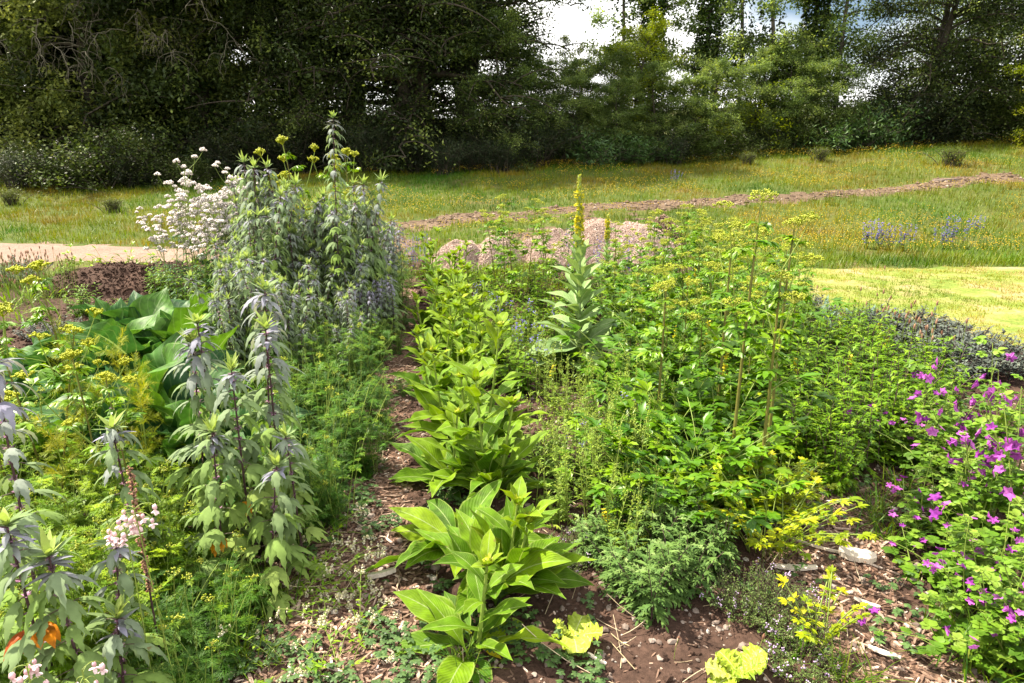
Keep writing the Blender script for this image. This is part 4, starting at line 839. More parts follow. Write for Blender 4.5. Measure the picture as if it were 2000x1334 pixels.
def thinweed(seed, h, nst, mat='weed', lean=.12, base=.07, per=16, leafL=.05, pods=True, bl=None):
    r = np.random.default_rng(seed); sb, lb, fb = MB(), MB(), MB(); P = curve_stem(r, nst, h, lean, base, 9, .4); tubes(sb, P, np.linspace(.0030, .0012, 9)[None], 4, r.uniform(.6, 1, nst))
    f = r.uniform(.05, .95, (nst, per)); B = on(P, f).reshape(-1, 3); m = len(B); ff = f.ravel(); L = leafL * (1.3 - 1.0 * ff) * r.uniform(.6, 1.2, m) + .008; v = np.clip(r.beta(2, 2.2, m), 0, 1)
    az = r.uniform(0, PI2, m); el = r.uniform(.1, 1.1, m); A, T, S, _ = axis(B, az, el, L, .5, 4); lo = ff < .75
    blades(lb, B, az, el, L, L * .26, .5, LAN, 2, fold=.15, var=v); pinnate(lb, A[lo], T[lo], S[lo], 3, L[lo] * .4, .3, LAN, .8, 0, v[lo], r, .3)
    if pods:
        q = nst * 9; i = np.repeat(np.arange(nst), 9); c = on(P[i], r.uniform(.6, 1, (q, 1)))[:, 0]; blades(sb, c, r.uniform(0, PI2, q), r.uniform(.5, 1.3, q), r.uniform(.015, .035, q), .0028, 0, (.6, 1, .3), var=.95)
        blobs(lb, on(P[i], r.uniform(.85, 1, (q, 1)))[:, 0] + r.normal(0, .008, (q, 3)), np.full((q, 3), .0045), .9, True)
    kit = [('stems', sb.mesh('stems', MT['stem'])), ('leaves', lb.mesh('leaves', MT[mat]))]
    if bl:
        mt, cnt, rad, lo_, sig, per_b = bl; i = r.integers(0, nst, cnt); c = on(P[i], r.uniform(lo_, 1, (cnt, 1)))[:, 0]; c = np.repeat(c, per_b, 0) + r.normal(0, sig, (cnt * per_b, 3)); q = len(c)
        for k in range(4): blades(fb, c, r.uniform(0, PI2, q), r.uniform(-.1, 1.0, q), rad * r.uniform(.8, 1.3, q), rad, .3, (.3, 1, .8), var=r.uniform(0, 1, q))
        kit.append(('blossoms', fb.mesh('blossoms', MT[mt])))
    return kit
def mullein(seed, h, nros, leafL):
    r = np.random.default_rng(seed); sb, lb, fb, gb = MB(), MB(), MB(), MB(); P = curve_stem(r, 1, h, .015, 0, 14, 0); tubes(sb, P, np.linspace(.017, .010, 14)[None], 8, .95)
    n = nros; az = np.arange(n) * 2.4; el = r.uniform(.25, .95, n); L = leafL * r.uniform(.8, 1.1, n); prof = np.array([.3, .35, .55, .8, .97, 1, .95, .8, .55, .25, 0])
    blades(lb, np.stack([0 * az, 0 * az, np.linspace(.02, .20, n)], -1), az, el, L, L * .42, r.uniform(.6, 1.3, n), prof, 6, fold=.22, roll=r.normal(0, .2, n), wave=.15, freq=2, var=r.beta(2, 2, n), rng=r)
    k = 34; f = np.linspace(.14, .66, k); B = on(P, f[None])[0]; az = np.arange(k) * 2.4; L = leafL * (1.05 - 1.28 * (f - .1)) * r.uniform(.85, 1.1, k)
    blades(lb, B, az, .55 + .9 * f + r.normal(0, .1, k), L, L * .38, r.uniform(.4, 1.0, k), prof, 4, fold=.25, wave=.12, freq=2, var=np.clip(.4 + .5 * f, 0, 1), rng=r)
    m = 420; f = r.uniform(.66, 1.0, m); B = on(P, f[None])[0]; a = r.uniform(0, PI2, m); rr = .022 * (1.25 - .95 * np.clip((f - .7) / .3, 0, 1)); c = B + np.stack([np.cos(a) * rr, np.sin(a) * rr, 0 * a], -1); blobs(gb, c, np.full((m, 3), .0075), r.uniform(.3, 1, m), True)
    blades(gb, c, a, r.uniform(.3, 1.2, m), .018, .006, -.2, LAN, 1, var=.8)
    m = 70; f = .68 + .25 * r.beta(1.2, 1.4, m); B = on(P, f[None])[0]; a = r.uniform(0, PI2, m); c = B + np.stack([np.cos(a), np.sin(a), 0 * a], -1) * .028
    for q in range(5): blades(fb, c, a + r.normal(0, .2, m) + (q - 2) * .7, r.uniform(-.3, .9, m) + (q % 2) * .6, .017, .015, .2, (.4, 1, .8), var=r.uniform(.3, 1, m))
    return [('stem', sb.mesh('stem', MT['mullein'])), ('leaves', lb.mesh('leaves', MT['mullein'])), ('flower_spike', gb.mesh('flower_spike', MT['umbel'])), ('blossoms', fb.mesh('blossoms', MT['yellow_petal']))]
def valerian(seed, h, nst, heads=24):
    r = np.random.default_rng(seed); sb, lb, fb = MB(), MB(), MB(); P = curve_stem(r, nst, h, .17, .10, 10, .3); tubes(sb, P, np.linspace(.006, .003, 10)[None], 5, .5)
    i = np.repeat(np.arange(nst), heads); q = len(i); c = on(P[i], r.uniform(.5, .98, (q, 1)))[:, 0]; A, *_ = axis(c, r.uniform(0, PI2, q), r.uniform(.4, 1.1, q), r.uniform(.06, .34, q), -.5, 5); tubes(sb, A, .0018, 4, .6)
    e = np.concatenate([A[:, -1], P[:, -1]]); k = 34; d = r.normal(0, 1, (len(e) * k, 3)); d /= np.linalg.norm(d, axis=1, keepdims=True) * r.uniform(1, 1.5, (len(e) * k, 1)); d[:, 2] = np.abs(d[:, 2]) * .8; c = np.repeat(e, k, 0) + d * np.repeat(r.uniform(.024, .040, len(e)), k)[:, None]; blobs(fb, c, np.full((len(c), 3), .0095) * r.uniform(.6, 1.2, (len(c), 1)), r.uniform(0, 1, len(c)), True)
    m = nst * 7; f = r.uniform(.08, .6, (nst, 7)); B = on(P, f).reshape(-1, 3); A, T, S, _ = axis(B, r.uniform(0, PI2, m), r.uniform(.1, .7, m), .22, .9, 6); tubes(lb, A, .0015, 3); pinnate(lb, A, T, S, 6, .075, .3, LAN, .9, 0, r.uniform(0, .5, m), r, .25, 2)
    return [('stems', sb.mesh('stems', MT['stem'])), ('leaves', lb.mesh('leaves', MT['horseradish'])), ('blossoms', fb.mesh('blossoms', MT['white_petal']))]
def fennel(seed, h, nst=5, nl=16):
    r = np.random.default_rng(seed); sb, lb = MB(), MB(); P = curve_stem(r, nst, h, .22, .05, 9, .35); tubes(sb, P, np.linspace(.005, .002, 9)[None], 5, .8)
    f = r.uniform(.45, 1, (nst, nl)); B = on(P, f).reshape(-1, 3); m = len(B); L = r.uniform(.07, .14, m); A, T, S, _ = axis(B, r.uniform(0, PI2, m), r.uniform(.1, 1.2, m), L, r.uniform(.2, 1.2, m), 6); tubes(lb, A, .001, 3, .3)
    pinnate(lb, A, T, S, 9, L * .45, .045, (1, 1, .3), .8, 3, r.beta(2, 2, m), r, .15, jit=.45)
    return [('stems', sb.mesh('stems', MT['stem'])), ('fronds', lb.mesh('fronds', MT['fennel']))]
def thyme(seed, rx, h, n=260, bl=60):
    r = np.random.default_rng(seed); sb, lb, fb = MB(), MB(), MB(); a = r.uniform(0, PI2, n); q = np.sqrt(r.uniform(0, 1, n)) * rx; B = np.stack([np.cos(a) * q, np.sin(a) * q, 0 * a], -1)
    P, *_ = axis(B, a + r.normal(0, .6, n), r.uniform(.5, 1.4, n), h * r.uniform(.5, 1.1, n) * (1.1 - .4 * q / rx), r.uniform(-.5, .6, n), 6); tubes(sb, P, .0009, 3, .2)
    f = r.uniform(.1, 1, (n, 16)); c = on(P, f).reshape(-1, 3); m = len(c); blades(lb, c, r.uniform(0, PI2, m), r.uniform(0, 1.2, m), r.uniform(.006, .013, m), .0038, .2, (.4, 1, 0), var=r.beta(2, 2, m))
    if bl: c = np.repeat(P[r.integers(0, n, bl), -1], 6, 0); c = c + r.normal(0, .006, c.shape); blobs(fb, c, np.full((len(c), 3), .0035), r.uniform(0, 1, len(c)), True)
    kit = [('stems', sb.mesh('stems', MT['stem_purple'])), ('leaves', lb.mesh('leaves', MT['thyme']))]
    if bl: kit.append(('blossoms', fb.mesh('blossoms', MT['lilac'])))
    return kit
MT['lilac'] = leaf_mat('lilac_petal', [(0, (.42, .30, .50)), (1, (.68, .58, .72))], trans=0.2, tgain=(1, 1, 1))
def lettuce(seed, n, L0, el=(.15, 1.0)):
    r = np.random.default_rng(seed); lb = MB(); az = np.arange(n) * (PI2 / n * 1.0) + r.normal(0, .2, n); L = L0 * r.uniform(.75, 1.15, n)
    blades(lb, np.zeros((n, 3)) + [0, 0, .01], az, r.uniform(*el, n), L, L * .72, r.uniform(.2, 1.2, n), np.interp(np.linspace(0, 1, 19), np.linspace(0, 1, 11), (.25, .35, .5, .62, .78, .9, 1, 1.02, .98, .85, .6)) * (1 + .05 * r.normal(0, 1, 19)), 16, fold=.15, wave=.30, freq=5.5, var=r.uniform(.1, .9, n), rng=r, ruff=.13)
    return [('leaves', lb.mesh('leaves', MT['lettuce']))]
def campion(seed, n, L=.28, pink=False, per=6):
    r = np.random.default_rng(seed); sb, lb, fb = MB(), MB(), MB(); P, *_ = axis(np.stack([r.normal(0, .05, n), r.normal(0, .05, n), 0 * np.ones(n)], -1), r.uniform(0, PI2, n), r.uniform(.25, 1.1, n), L * r.uniform(.6, 1.1, n), r.uniform(.3, 1.2, n), 8)
    P[..., 2] = np.maximum(P[..., 2], .012); tubes(sb, P, .0013, 4, .8); m = n * 6; B = on(P, r.uniform(.1, .8, (n, 6))).reshape(-1, 3); blades(lb, B, r.uniform(0, PI2, m), r.uniform(0, .9, m), r.uniform(.02, .04, m), .011, .4, LAN, 2, var=r.uniform(.2, .8, m))
    c = np.repeat(P[:, -1], per, 0) + r.normal(0, .014, (n * per, 3)); c[:, 2] = np.maximum(c[:, 2], .012); q = len(c); blobs(fb, c, np.array([[.0062, .0062, .0085]]) * r.uniform(.7, 1.15, (q, 1)), r.uniform(0, .5, q))
    for k in range(5): blades(fb, c - [0, 0, .004], r.uniform(0, PI2, q), r.uniform(-.9, .3, q), r.uniform(.006, .012, q), .006, .3, (.4, 1, .5), var=1.0)
    return [('stems', sb.mesh('stems', MT['stem'])), ('leaves', lb.mesh('leaves', MT['parsley'])), ('blossoms', fb.mesh('blossoms', MT['pink_petal' if pink else 'cream_petal']))]
def plantain(seed, h, n, base=.05, leaves=10):
    r = np.random.default_rng(seed); sb, lb, fb = MB(), MB(), MB(); P = curve_stem(r, n, h, .12, base, 8, .35); tubes(sb, P, .0014, 4, .6)
    hd = []
    for p in P: fb = MB(); d = p[-1] - p[-2]; d /= np.linalg.norm(d); k = 5; tubes(fb, np.stack([p[-1] + d * t for t in np.linspace(0, .035, k)])[None], np.array([.003, .006, .0062, .005, .001])[None], 6, r.uniform(0, 1)); hd.append(('seed_head', fb.mesh('seed_head', MT['seed'])))
    if leaves: blades(lb, np.stack([r.normal(0, base, leaves), r.normal(0, base, leaves), np.zeros(leaves)], -1), r.uniform(0, PI2, leaves), r.uniform(.4, 1.3, leaves), h * r.uniform(.35, .6, leaves), .018, .8, LAN, 2, fold=.2, var=r.uniform(.2, .8, leaves))
    kit = [('stalks', sb.mesh('stalks', MT['stem'])), *hd]
    return kit + ([('leaves', lb.mesh('leaves', MT['parsley']))] if leaves else [])
def sagebush(seed, rx, h, mat='sage', n=70):
    r = np.random.default_rng(seed); sb, lb = MB(), MB(); a = r.uniform(0, PI2, n); q = np.sqrt(r.uniform(0, 1, n)) * rx; P, *_ = axis(np.stack([np.cos(a) * q, np.sin(a) * q, 0 * a], -1), a, r.uniform(.8, 1.5, n), h * r.uniform(.7, 1.05, n), .2, 6); tubes(sb, P, .0025, 4, .1)
    f = r.uniform(.25, 1, (n, 20)); c = on(P, f).reshape(-1, 3); m = len(c); blades(lb, c, r.uniform(0, PI2, m), r.uniform(-.2, 1.0, m), r.uniform(.03, .06, m), .018, .5, OV, 2, fold=.15, var=r.beta(2, 2, m))
    return [('stems', sb.mesh('stems', MT['stem_purple'])), ('leaves', lb.mesh('leaves', MT[mat]))]

# ------------------------------------------------------------------ planting the garden
rp_ = np.random.default_rng(2024)
def DT(px, py, y):
    """base and height of an upright plant at distance y whose tip is seen at px, py"""
    p = np.array([0.0, y, float(gz(np.array(0.), np.array(y)))]); h = top_h(p, py); z = p[2] + h
    x = (px - 1000) / FPX * (y * math.cos(PITCH) + (CAM_H - z) * math.sin(PITCH))
    p = np.array([x, y, float(gz(np.array(x), np.array(y)))]); return p, top_h(p, py)
def DG(px, y, z=0.25):
    x = (px - 1000) / FPX * (y * math.cos(PITCH) + (CAM_H - z) * math.sin(PITCH)); return np.array([x, y, float(gz(np.array(x), np.array(y)))])
def GG(px, py):
    p = G(px, py); p[2] = float(gz(np.array(p[0]), np.array(p[1]))); return p
def rz(): return rp_.uniform(0, PI2)
def tl(a=.05): return (rp_.normal(0, a), rp_.normal(0, a))

# front motherworts, each built to its own height
for i, (px, py, y, big, pur, lab) in enumerate([
    (352, 648, 2.62, 1.2, .60, 'front motherwort stalk left of the three tallest, beside the broad dark leaves'),
    (404, 612, 2.60, 1.2, .68, 'motherwort stalk with violet whorls, second from the broad dark leaves'),
    (474, 560, 2.70, 1.25, .78, 'tallest front motherwort, with the deep violet hanging tip'),
    (520, 628, 2.66, 1.2, .66, 'motherwort stalk with violet whorls nearest the wood chip path in the front group'),
    (448, 700, 2.5, 1.15, .45, 'greener motherwort stalk in the middle of the front group'),
    (560, 838, 2.45, .85, .5, 'short motherwort with a pale spiky tip on the path side of the front group'),
    (395, 835, 2.35, 1.15, .35, 'green motherwort low in the front group, with wide drooping leaves'),
    (243, 815, 2.3, 1.15, .5, 'lone motherwort with a pale star-shaped tip among the feathery leaves'),
    (-48, 680, 1.75, 1.05, .8, 'close motherwort with big violet drooping leaves cut by the picture edge'),
    (28, 1012, 1.50, 1.12, .4, 'close motherwort with one orange and red withered leaf'),
    (116, 1062, 1.52, 1.15, .35, 'close motherwort with a bright green tip and yellow lower leaves'),
    (198, 1055, 1.68, 1.05, .55, 'close motherwort with silvery narrow top leaves beside the dry brown spike'),
    (205, 1195, 1.58, 1.15, .4, 'short close motherwort in front of the dry brown spike'),
    (500, 900, 2.3, 1.15, .3, 'leaning motherwort with pale yellow-green leaves next to the path edge')]):
    p, h = DT(px, py, y); k = motherwort(100 + i, h, 1, .03, .01, big, .10, pur, 0)
    extra = []
    if i in (9, 10, 4, 6):
        mb = MB(); r = np.random.default_rng(i); n = {9: 2, 10: 3, 4: 1, 6: 1}[i]
        if i == 10: zz, az = np.array([.42, .33, .22]) * h, np.array([-1.1, -2.2, -.4])
        elif i == 9: zz, az = np.array([.62, .60]) * h, np.array([-.7, -2.0])
        else: zz, az = np.array([.35 * h]), np.array([-1.3])
        b = np.stack([np.cos(az) * .03, np.sin(az) * .03, zz], -1); fan(mb, b, az, np.full(n, -.2), np.full(n, .085), np.full(n, .036), 5, .8, np.full(n, .9), (.35, .8, 1, .8, .42, 0), {9: np.array([.5, .1]), 10: np.array([.95, .9, .85])}.get(i, np.array([.6])), r=r)
        extra = [('withered_leaves', mb.mesh('withered_leaves', MT['autumn']), 'orange-yellow withered leaves')]
    place(k + extra, 'motherwort', lab, 'motherwort', p, 0, 1, 'motherwort stalks in the front group', tl(.03))
# the tall grey clump
MK = [motherwort(140 + i, 1.3, 6, .13, .08, 1.1, .10, pu, .55) for i, pu in enumerate((.42, .52, .6))]
MKV = [motherwort(150 + i, 1.15, 7, .15, .07, .95, .10, pu, .5) for i, pu in enumerate((.85, 1.0))]
ox = np.array([425, 470, 500, 540, 580, 620, 660, 700, 740, 768]); oy = np.array([430, 345, 300, 318, 345, 330, 340, 362, 392, 425])
def mclump(px, py, y, lab, violet=False, k=None):
    p, h = DT(px, py, y); kk = (MKV if violet else MK); kit = kk[rp_.integers(len(kk))] if k is None else k; h0 = 1.15 if violet else 1.3
    return place(kit, 'motherwort', lab, 'motherwort', p, rz(), min(h / h0, 1.15) if k is None else 1, 'motherworts packed in the tall grey clump', tl(.05), h / h0 if k is None else 1)
p, h = DT(640, 222, 5.6); place(motherwort(160, h, 1, .02, .01, 1.15, .1, .6, 0), 'motherwort', 'tallest motherwort, its tip rising above the grey clump against dark trees', 'motherwort', p, 0, 1, 'motherworts packed in the tall grey clump')
for px, py, y, lab in [(498, 282, 5.7, 'motherwort with a tall pale tip at the valerian side of the grey clump'), (532, 300, 5.9, 'motherwort with a spiky green tip just right of the pale tall one in the clump'), (470, 350, 5.4, 'motherwort leaning over the white valerian heads'), (578, 335, 6, 'motherwort below the yellow umbels at the top of the clump'),
                   (672, 318, 6.0, 'motherwort just right of the tallest one'), (705, 340, 6.3, 'motherwort under the yellow umbels on the right shoulder of the clump'), (450, 455, 4.9, 'motherwort in front of the valerian stems'), (478, 500, 4.4, 'motherwort standing nearest behind the front group')]:
    mclump(px, py, y, lab)
for i in range(44):
    px = rp_.uniform(435, 700); o = np.interp(px, ox, oy); q = (i + .5) / 44; py = o + 15 + 240 * q; y = 7.4 - 2.9 * q + rp_.normal(0, .2)
    mclump(px, py, y, 'grey-green motherwort among the packed stems in the middle of the tall clump')
for i in range(14):
    px = rp_.uniform(560, 700); mclump(px, float(np.interp(px, ox, oy)) + rp_.uniform(15, 110), rp_.uniform(5.4, 6.6), 'grey-green motherwort among the packed stems in the middle of the tall clump')
for i in range(14):
    mclump(rp_.uniform(428, 600), rp_.uniform(480, 620), rp_.uniform(4.1, 5.0), 'greener motherwort at the foot of the tall clump, behind the front group')
for i in range(28):
    px = rp_.uniform(655, 768); o = np.interp(px, ox, oy); q = (i + .5) / 28; py = o + 180 * q; y = 7.8 - 2.4 * q + rp_.normal(0, .2)
    mclump(px - 18 * q, py, y, 'violet-grey motherwort on the path side of the tall clump', True)
# yellow umbels above the clump
LV = [lovage(200 + i, 1.2, nb=4, nl=12, umr=.05, leaf=.09) for i in range(4)]
LVG = [lovage(210 + i, .9, nb=4, nl=5, umr=.034, gold=True, thick=.006) for i in range(2)]
def stalk(px, py, y, lab, kits=None, group='umbel stalks in the lovage bed', h0=1.2, name='lovage_stalk', cat='lovage', smax=1.25):
    p, h = DT(px, py, y); ks = kits or LV; return place(ks[rp_.integers(len(ks))], name, lab, cat, p, rz(), min(max(h / h0, .55), smax), group, tl(.05), h / h0)
for px, py, y, lab in [(598, 270, 6.2, 'yellow umbel stalk just left of the tallest motherwort'), (655, 300, 6.4, 'yellow umbel stalk right behind the tallest motherwort'), (682, 296, 6.8, 'yellow umbel stalk leaning out right of the tallest motherwort'), (560, 340, 6.5, 'yellow umbel stalk half hidden among the upper motherwort tips')]:
    stalk(px, py, y, lab, LVG, 'yellow umbel stalks behind the grey clump', .9, 'umbel_stalk', 'umbel plant')
# valerian
VK = [valerian(230, 1.45, 4), valerian(231, 1.3, 4)]
for px, py, y, k, lab in [(352, 322, 7.4, 0, 'white-flowered valerian standing highest, left of the grey clump'), (415, 338, 7.2, 1, 'white-flowered valerian touching the grey motherwort tips'), (312, 375, 7.5, 1, 'white-flowered valerian leaning out to the left over the meadow'), (385, 352, 7.0, 0, 'white-flowered valerian in the middle of the white group, before the others'), (452, 345, 7.7, 0, 'white-flowered valerian half hidden behind the upper left motherworts')]:
    p, h = DT(px, py, y); place(VK[k], 'valerian', lab, 'valerian', p, rz(), min(h / 1.4, 1.05), 'white valerian plants behind the grey clump', tl(.05), h / 1.4)
# broad leaves, left
BK = [broadleaf(240 + i, 22, .74, W=.42, el=(.55, 1.45), wave=.45, base=.10) for i in range(4)]
for px, y, s, lab in [(225, 4.7, 1.0, 'broad-leaved horseradish nearest the soil mound, with upright leaves'), (300, 4.5, 1.0, 'broad-leaved horseradish with the brightest green leaf in the middle of the patch'), (365, 4.7, 1.0, 'broad-leaved horseradish touching the grey motherwort clump'), (180, 4.3, .9, 'broad-leaved horseradish behind the yellow fennel fronds'), (255, 3.7, .95, 'broad-leaved horseradish with blue-green leaves hanging low beside the fennel'), (330, 3.4, .9, 'broad-leaved horseradish directly behind the front motherworts'), (395, 4.0, .9, 'broad-leaved horseradish between front motherworts and the grey clump'), (270, 5.3, .9, 'broad-leaved horseradish at the back of the patch'), (60, 3.9, .8, 'broad-leaved horseradish behind the yellow alexanders at the picture edge'), (420, 3.3, .7, 'dark broad-leaved plant in the shade under the front motherworts'), (150, 3.4, .7, 'broad-leaved plant low under the fennel'), (335, 5.2, .95, 'broad-leaved horseradish between the valerian stems and the patch'), (410, 4.6, .8, 'broad-leaved horseradish tucked against the foot of the grey clump')]:
    place(BK[rp_.integers(4)], 'horseradish', lab, 'horseradish', DG(px, y, .4), rz(), s * 1.15, 'broad-leaved horseradish patch', tl(.08))
# feathery masses
FK = [feathery(250 + i, .55, 20, 'feather', .10, heads=10, W=.16) for i in range(3)]
FD = [feathery(260 + i, .58, 24, 'feather_dark', .10, heads=3, W=.13) for i in range(3)]
FS = [feathery(270 + i, .36, 18, 'feather_dark', .075, heads=2) for i in range(2)]
GF = 'pale feathery clumps in the left bed'; GD = 'dark feathery clumps along the chip path'
for px, y, s in [(-60, 2.2, 1), (20, 2.5, 1), (90, 2.3, 1), (165, 2.55, 1), (-20, 3.0, 1), (60, 3.1, 1), (130, 3.0, .72), (215, 2.9, .72), (285, 2.75, .72), (60, 2.0, .9), (150, 2.0, .9), (230, 2.2, .9), (310, 2.35, .9), (-90, 1.8, .9), (-40, 1.65, .8), (130, 1.75, .8), (220, 1.85, .8), (-120, 2.6, 1.0), (350, 2.6, .85), (0, 3.4, .9), (300, 3.0, .72)]:
    lab = 'pale green feathery clump with little yellow-green flower heads in the left bed'
    place(FK[rp_.integers(3)], 'feathery_herb', lab, 'feathery herb', DG(px, y, .3), rz(), s, GF, tl(.06))
for px, y, s in [(590, 3.0, .9), (650, 3.3, 1), (560, 3.5, 1.05), (620, 3.8, 1.1), (680, 3.9, 1.05), (560, 4.2, 1.0), (640, 4.5, 1.0), (700, 4.5, 1.0), (500, 4.0, .95), (600, 5.0, .95), (680, 5.2, .9), (530, 4.8, .95), (720, 5.3, .8), (520, 3.0, .8), (475, 3.5, .8), (640, 2.85, .75), (735, 6.2, .7), (740, 7.2, .6), (725, 4.0, .7), (700, 3.35, .75), (570, 2.7, .7)]:
    place(FD[rp_.integers(3)], 'feathery_herb', 'dark green feathery clump beside the wood chip path, below the grey motherworts', 'feathery herb', DG(px, y, .3), rz(), s, GD, tl(.06))
for px, y, s in [(330, 1.9, 1), (400, 1.95, 1), (270, 1.7, 1), (350, 1.7, .9), (470, 2.15, .8), (420, 2.2, .9), (300, 2.1, .9)]:
    place(FS[rp_.integers(2)], 'feathery_herb', 'low dark feathery tuft under the close motherworts', 'feathery herb', DG(px, y, .2), rz(), s, 'low feathery tufts under the close motherworts', tl(.06))
# yellow alexanders and fennel, left edge
for px, py, y, lab in [(112, 515, 3.3, 'yellow umbel stalk reaching up in front of the soil mound'), (12, 560, 3.0, 'gold umbel stalk at the left picture edge'), (50, 640, 2.9, 'low yellow umbel stalk left of the fennel'), (150, 690, 2.7, 'green umbel stalk with pink mallow buds beside it'), (226, 735, 2.6, 'small green umbel stalk in front of the blue-green broad leaves'), (-30, 640, 2.6, 'yellow umbel stalk cut by the left picture edge')]:
    stalk(px, py, y, lab, LVG, 'umbel stalks at the left edge', .9, 'umbel_stalk', 'umbel plant', 1.1)
NK = [fennel(280, .8, 3, 13), fennel(281, .7, 3, 12)]
for px, py, y, lab in [(135, 610, 3.2, 'bright yellow fennel with the tallest fronds, below the soil mound'), (200, 590, 3.5, 'yellow fennel leaning against the broad leaves'), (245, 690, 3.0, 'yellow-green fennel frond stretched in front of the broad leaves'), (112, 735, 2.8, 'small golden fennel low beside the green umbel stalk')]:
    p, h = DT(px, py, y); place(NK[rp_.integers(2)], 'fennel', lab, 'fennel', p, rz(), min(h / .75, 1) * .75, 'yellow fennel at the left edge', tl(.1), h / .75)
LC = [lovclump(300 + i, .62, 34, leaf=.088) for i in range(4)]
for px, y, s, lab in [(20, 3.6, .9, 'green lovage clump under the gold umbel stalk'), (70, 3.3, .8, 'green lovage clump left of the fennel'), (-40, 3.2, .9, 'green lovage clump cut by the left picture edge')]:
    place(LC[rp_.integers(4)], 'lovage_clump', lab, 'lovage', DG(px, y, .4), rz(), s, 'lovage at the left edge', tl(.06))
WP = [thinweed(310, .6, 5, 'weed', bl=('purple_petal', 5, .014, .7, .012, 2))]
p, h = DT(172, 735, 2.65); place(WP[0], 'wild_mallow', 'thin stem with a few bright pink-purple flowers in front of the fennel', 'mallow', p, rz(), .7, None, (0, 0), h / .6)
# left back: plantain, grey shrub, soil mound, seedlings
PK = [plantain(320, .55, 46, .17, 24), plantain(321, .5, 8, .08, 8), plantain(322, .3, 1, .005, 0)]
for px, y, s, lab in [(30, 7.6, 1.1, 'brown-headed plantain clump at the left edge of the gravel path'), (85, 7.9, 1.1, 'brown-headed plantain clump beside the soil mound'), (60, 6.8, 1.0, 'brown-headed plantain clump nearest the camera above the gold umbels'), (-30, 7.3, 1.1, 'brown-headed plantain clump cut by the picture edge')]:
    place(PK[0], 'plantain', lab, 'plantain', DG(px, y, .2), rz(), s, 'plantain clumps left', tl())
SG = [sagebush(330, .28, .30), sagebush(331, .30, .25)]
for px, y, s, lab in [(10, 8.8, 1.2, 'grey leafy bush at the left end of the gravel path'), (100, 6.0, .7, 'small grey-leaved plant between the plantains and the broad leaves')]: place(SG[0], 'grey_bush', lab, 'bush', DG(px, y, .2), rz(), s)
def heap(name, label, cat, p, rx, ry, h, mat, chipmat, nchip, csz, seed, part2, lump=.25, jag=0):
    r = np.random.default_rng(seed); mb = MB(); nr, na = 26, 72; q = np.linspace(0, 1, nr)[:, None]; a = np.arange(na)[None] / na * PI2
    R0 = 1 + .18 * np.sin(a * 2 + r.uniform(0, 6)) + .10 * np.sin(a * 5 + r.uniform(0, 6)); X = q * np.cos(a) * rx * R0; Y = q * np.sin(a) * ry * R0
    Z = h * np.clip(1 - q ** 2, 0, 1) ** .9 * (1 + lump * (fbm(X * 3 / rx + seed, Y * 3 / ry, seed) - .47) * 2) + jag * (fbm(X * 12, Y * 12, seed + 3) - .47) - .12 * q ** 4
    V = np.stack([X, Y, Z + 0 * a], -1); i = np.arange(nr - 1)[:, None] * na; j = np.arange(na)[None]; j2 = (j + 1) % na
    mb.add(V, np.stack([i + j, i + na + j, i + na + j2, i + j2], -1).reshape(-1, 4)); body = mb.mesh('mound', mat)
    cb = MB(); n = nchip; uu = np.sqrt(r.uniform(0, 1, n)) * (nr - 1.01); ii = uu.astype(int); fu = (uu - ii)[:, None]; vv = r.uniform(0, na, n); jj = vv.astype(int); fv = (vv - jj)[:, None]; jk = (jj + 1) % na; jj = jj % na
    c = (V[ii, jj] * (1 - fv) + V[ii, jk] * fv) * (1 - fu) + (V[ii + 1, jj] * (1 - fv) + V[ii + 1, jk] * fv) * fu + [0, 0, .006]
    shards(cb, c, csz * r.uniform(.6, 1.8, n), csz * r.uniform(.25, .6, n), csz * .16, r.uniform(0, PI2, n), r.normal(0, .6, n), r.beta(1.6, 1.6, n))
    place([('mound', body), (part2, cb.mesh(part2, chipmat, False))], name, label, cat, p, 0, 1)
heap('soil_mound', 'long dark brown mound of dug soil below the gravel path', 'soil mound', DG(265, 8.5, .1), 1.25, .7, .30, MT['soil'], MT['soil'], 2500, .05, 3, 'clods', .5, .16)
MT['pinkground'] = plain_mat('pink_chip_bed', [(0, (.30, .21, .17)), (1, (.42, .31, .26))], nscale=50)
heap('wood_chip_pile', 'small rounded pile of pinkish wood chips nearest the elecampane row', 'wood chip pile', DG(900, 10.3, .1), .50, .45, .36, MT['pinkground'], MT['pinkchips'], 9000, .026, 4, 'chips', .3, .035)
heap('wood_chip_pile', 'small pile of pinkish wood chips between the rounded pile and the lovage', 'wood chip pile', DG(966, 10.5, .1), .55, .45, .42, MT['pinkground'], MT['pinkchips'], 9000, .026, 5, 'chips', .3, .035)
heap('wood_chip_pile', 'low pile of pinkish wood chips behind the mullein', 'wood chip pile', DG(1085, 10.9, .1), .85, .55, .40, MT['pinkground'], MT['pinkchips'], 14000, .026, 7, 'chips', .4, .05)
heap('wood_chip_pile', 'largest pile of pinkish wood chips, behind the umbels', 'wood chip pile', DG(1205, 11.2, .2), 1.15, .8, .60, MT['pinkground'], MT['pinkchips'], 24000, .026, 6, 'chips', .4, .05)
heap('soil_mound', 'dark brown heap at the end of the largest chip pile', 'soil mound', DG(1292, 11.4, .2), .45, .5, .62, MT['soil'], MT['chips'], 2500, .04, 8, 'clods', .4, .1)
SE = [lovclump(340, .24, 10, 'lovage', .075, .03, .6, .95, 1)]
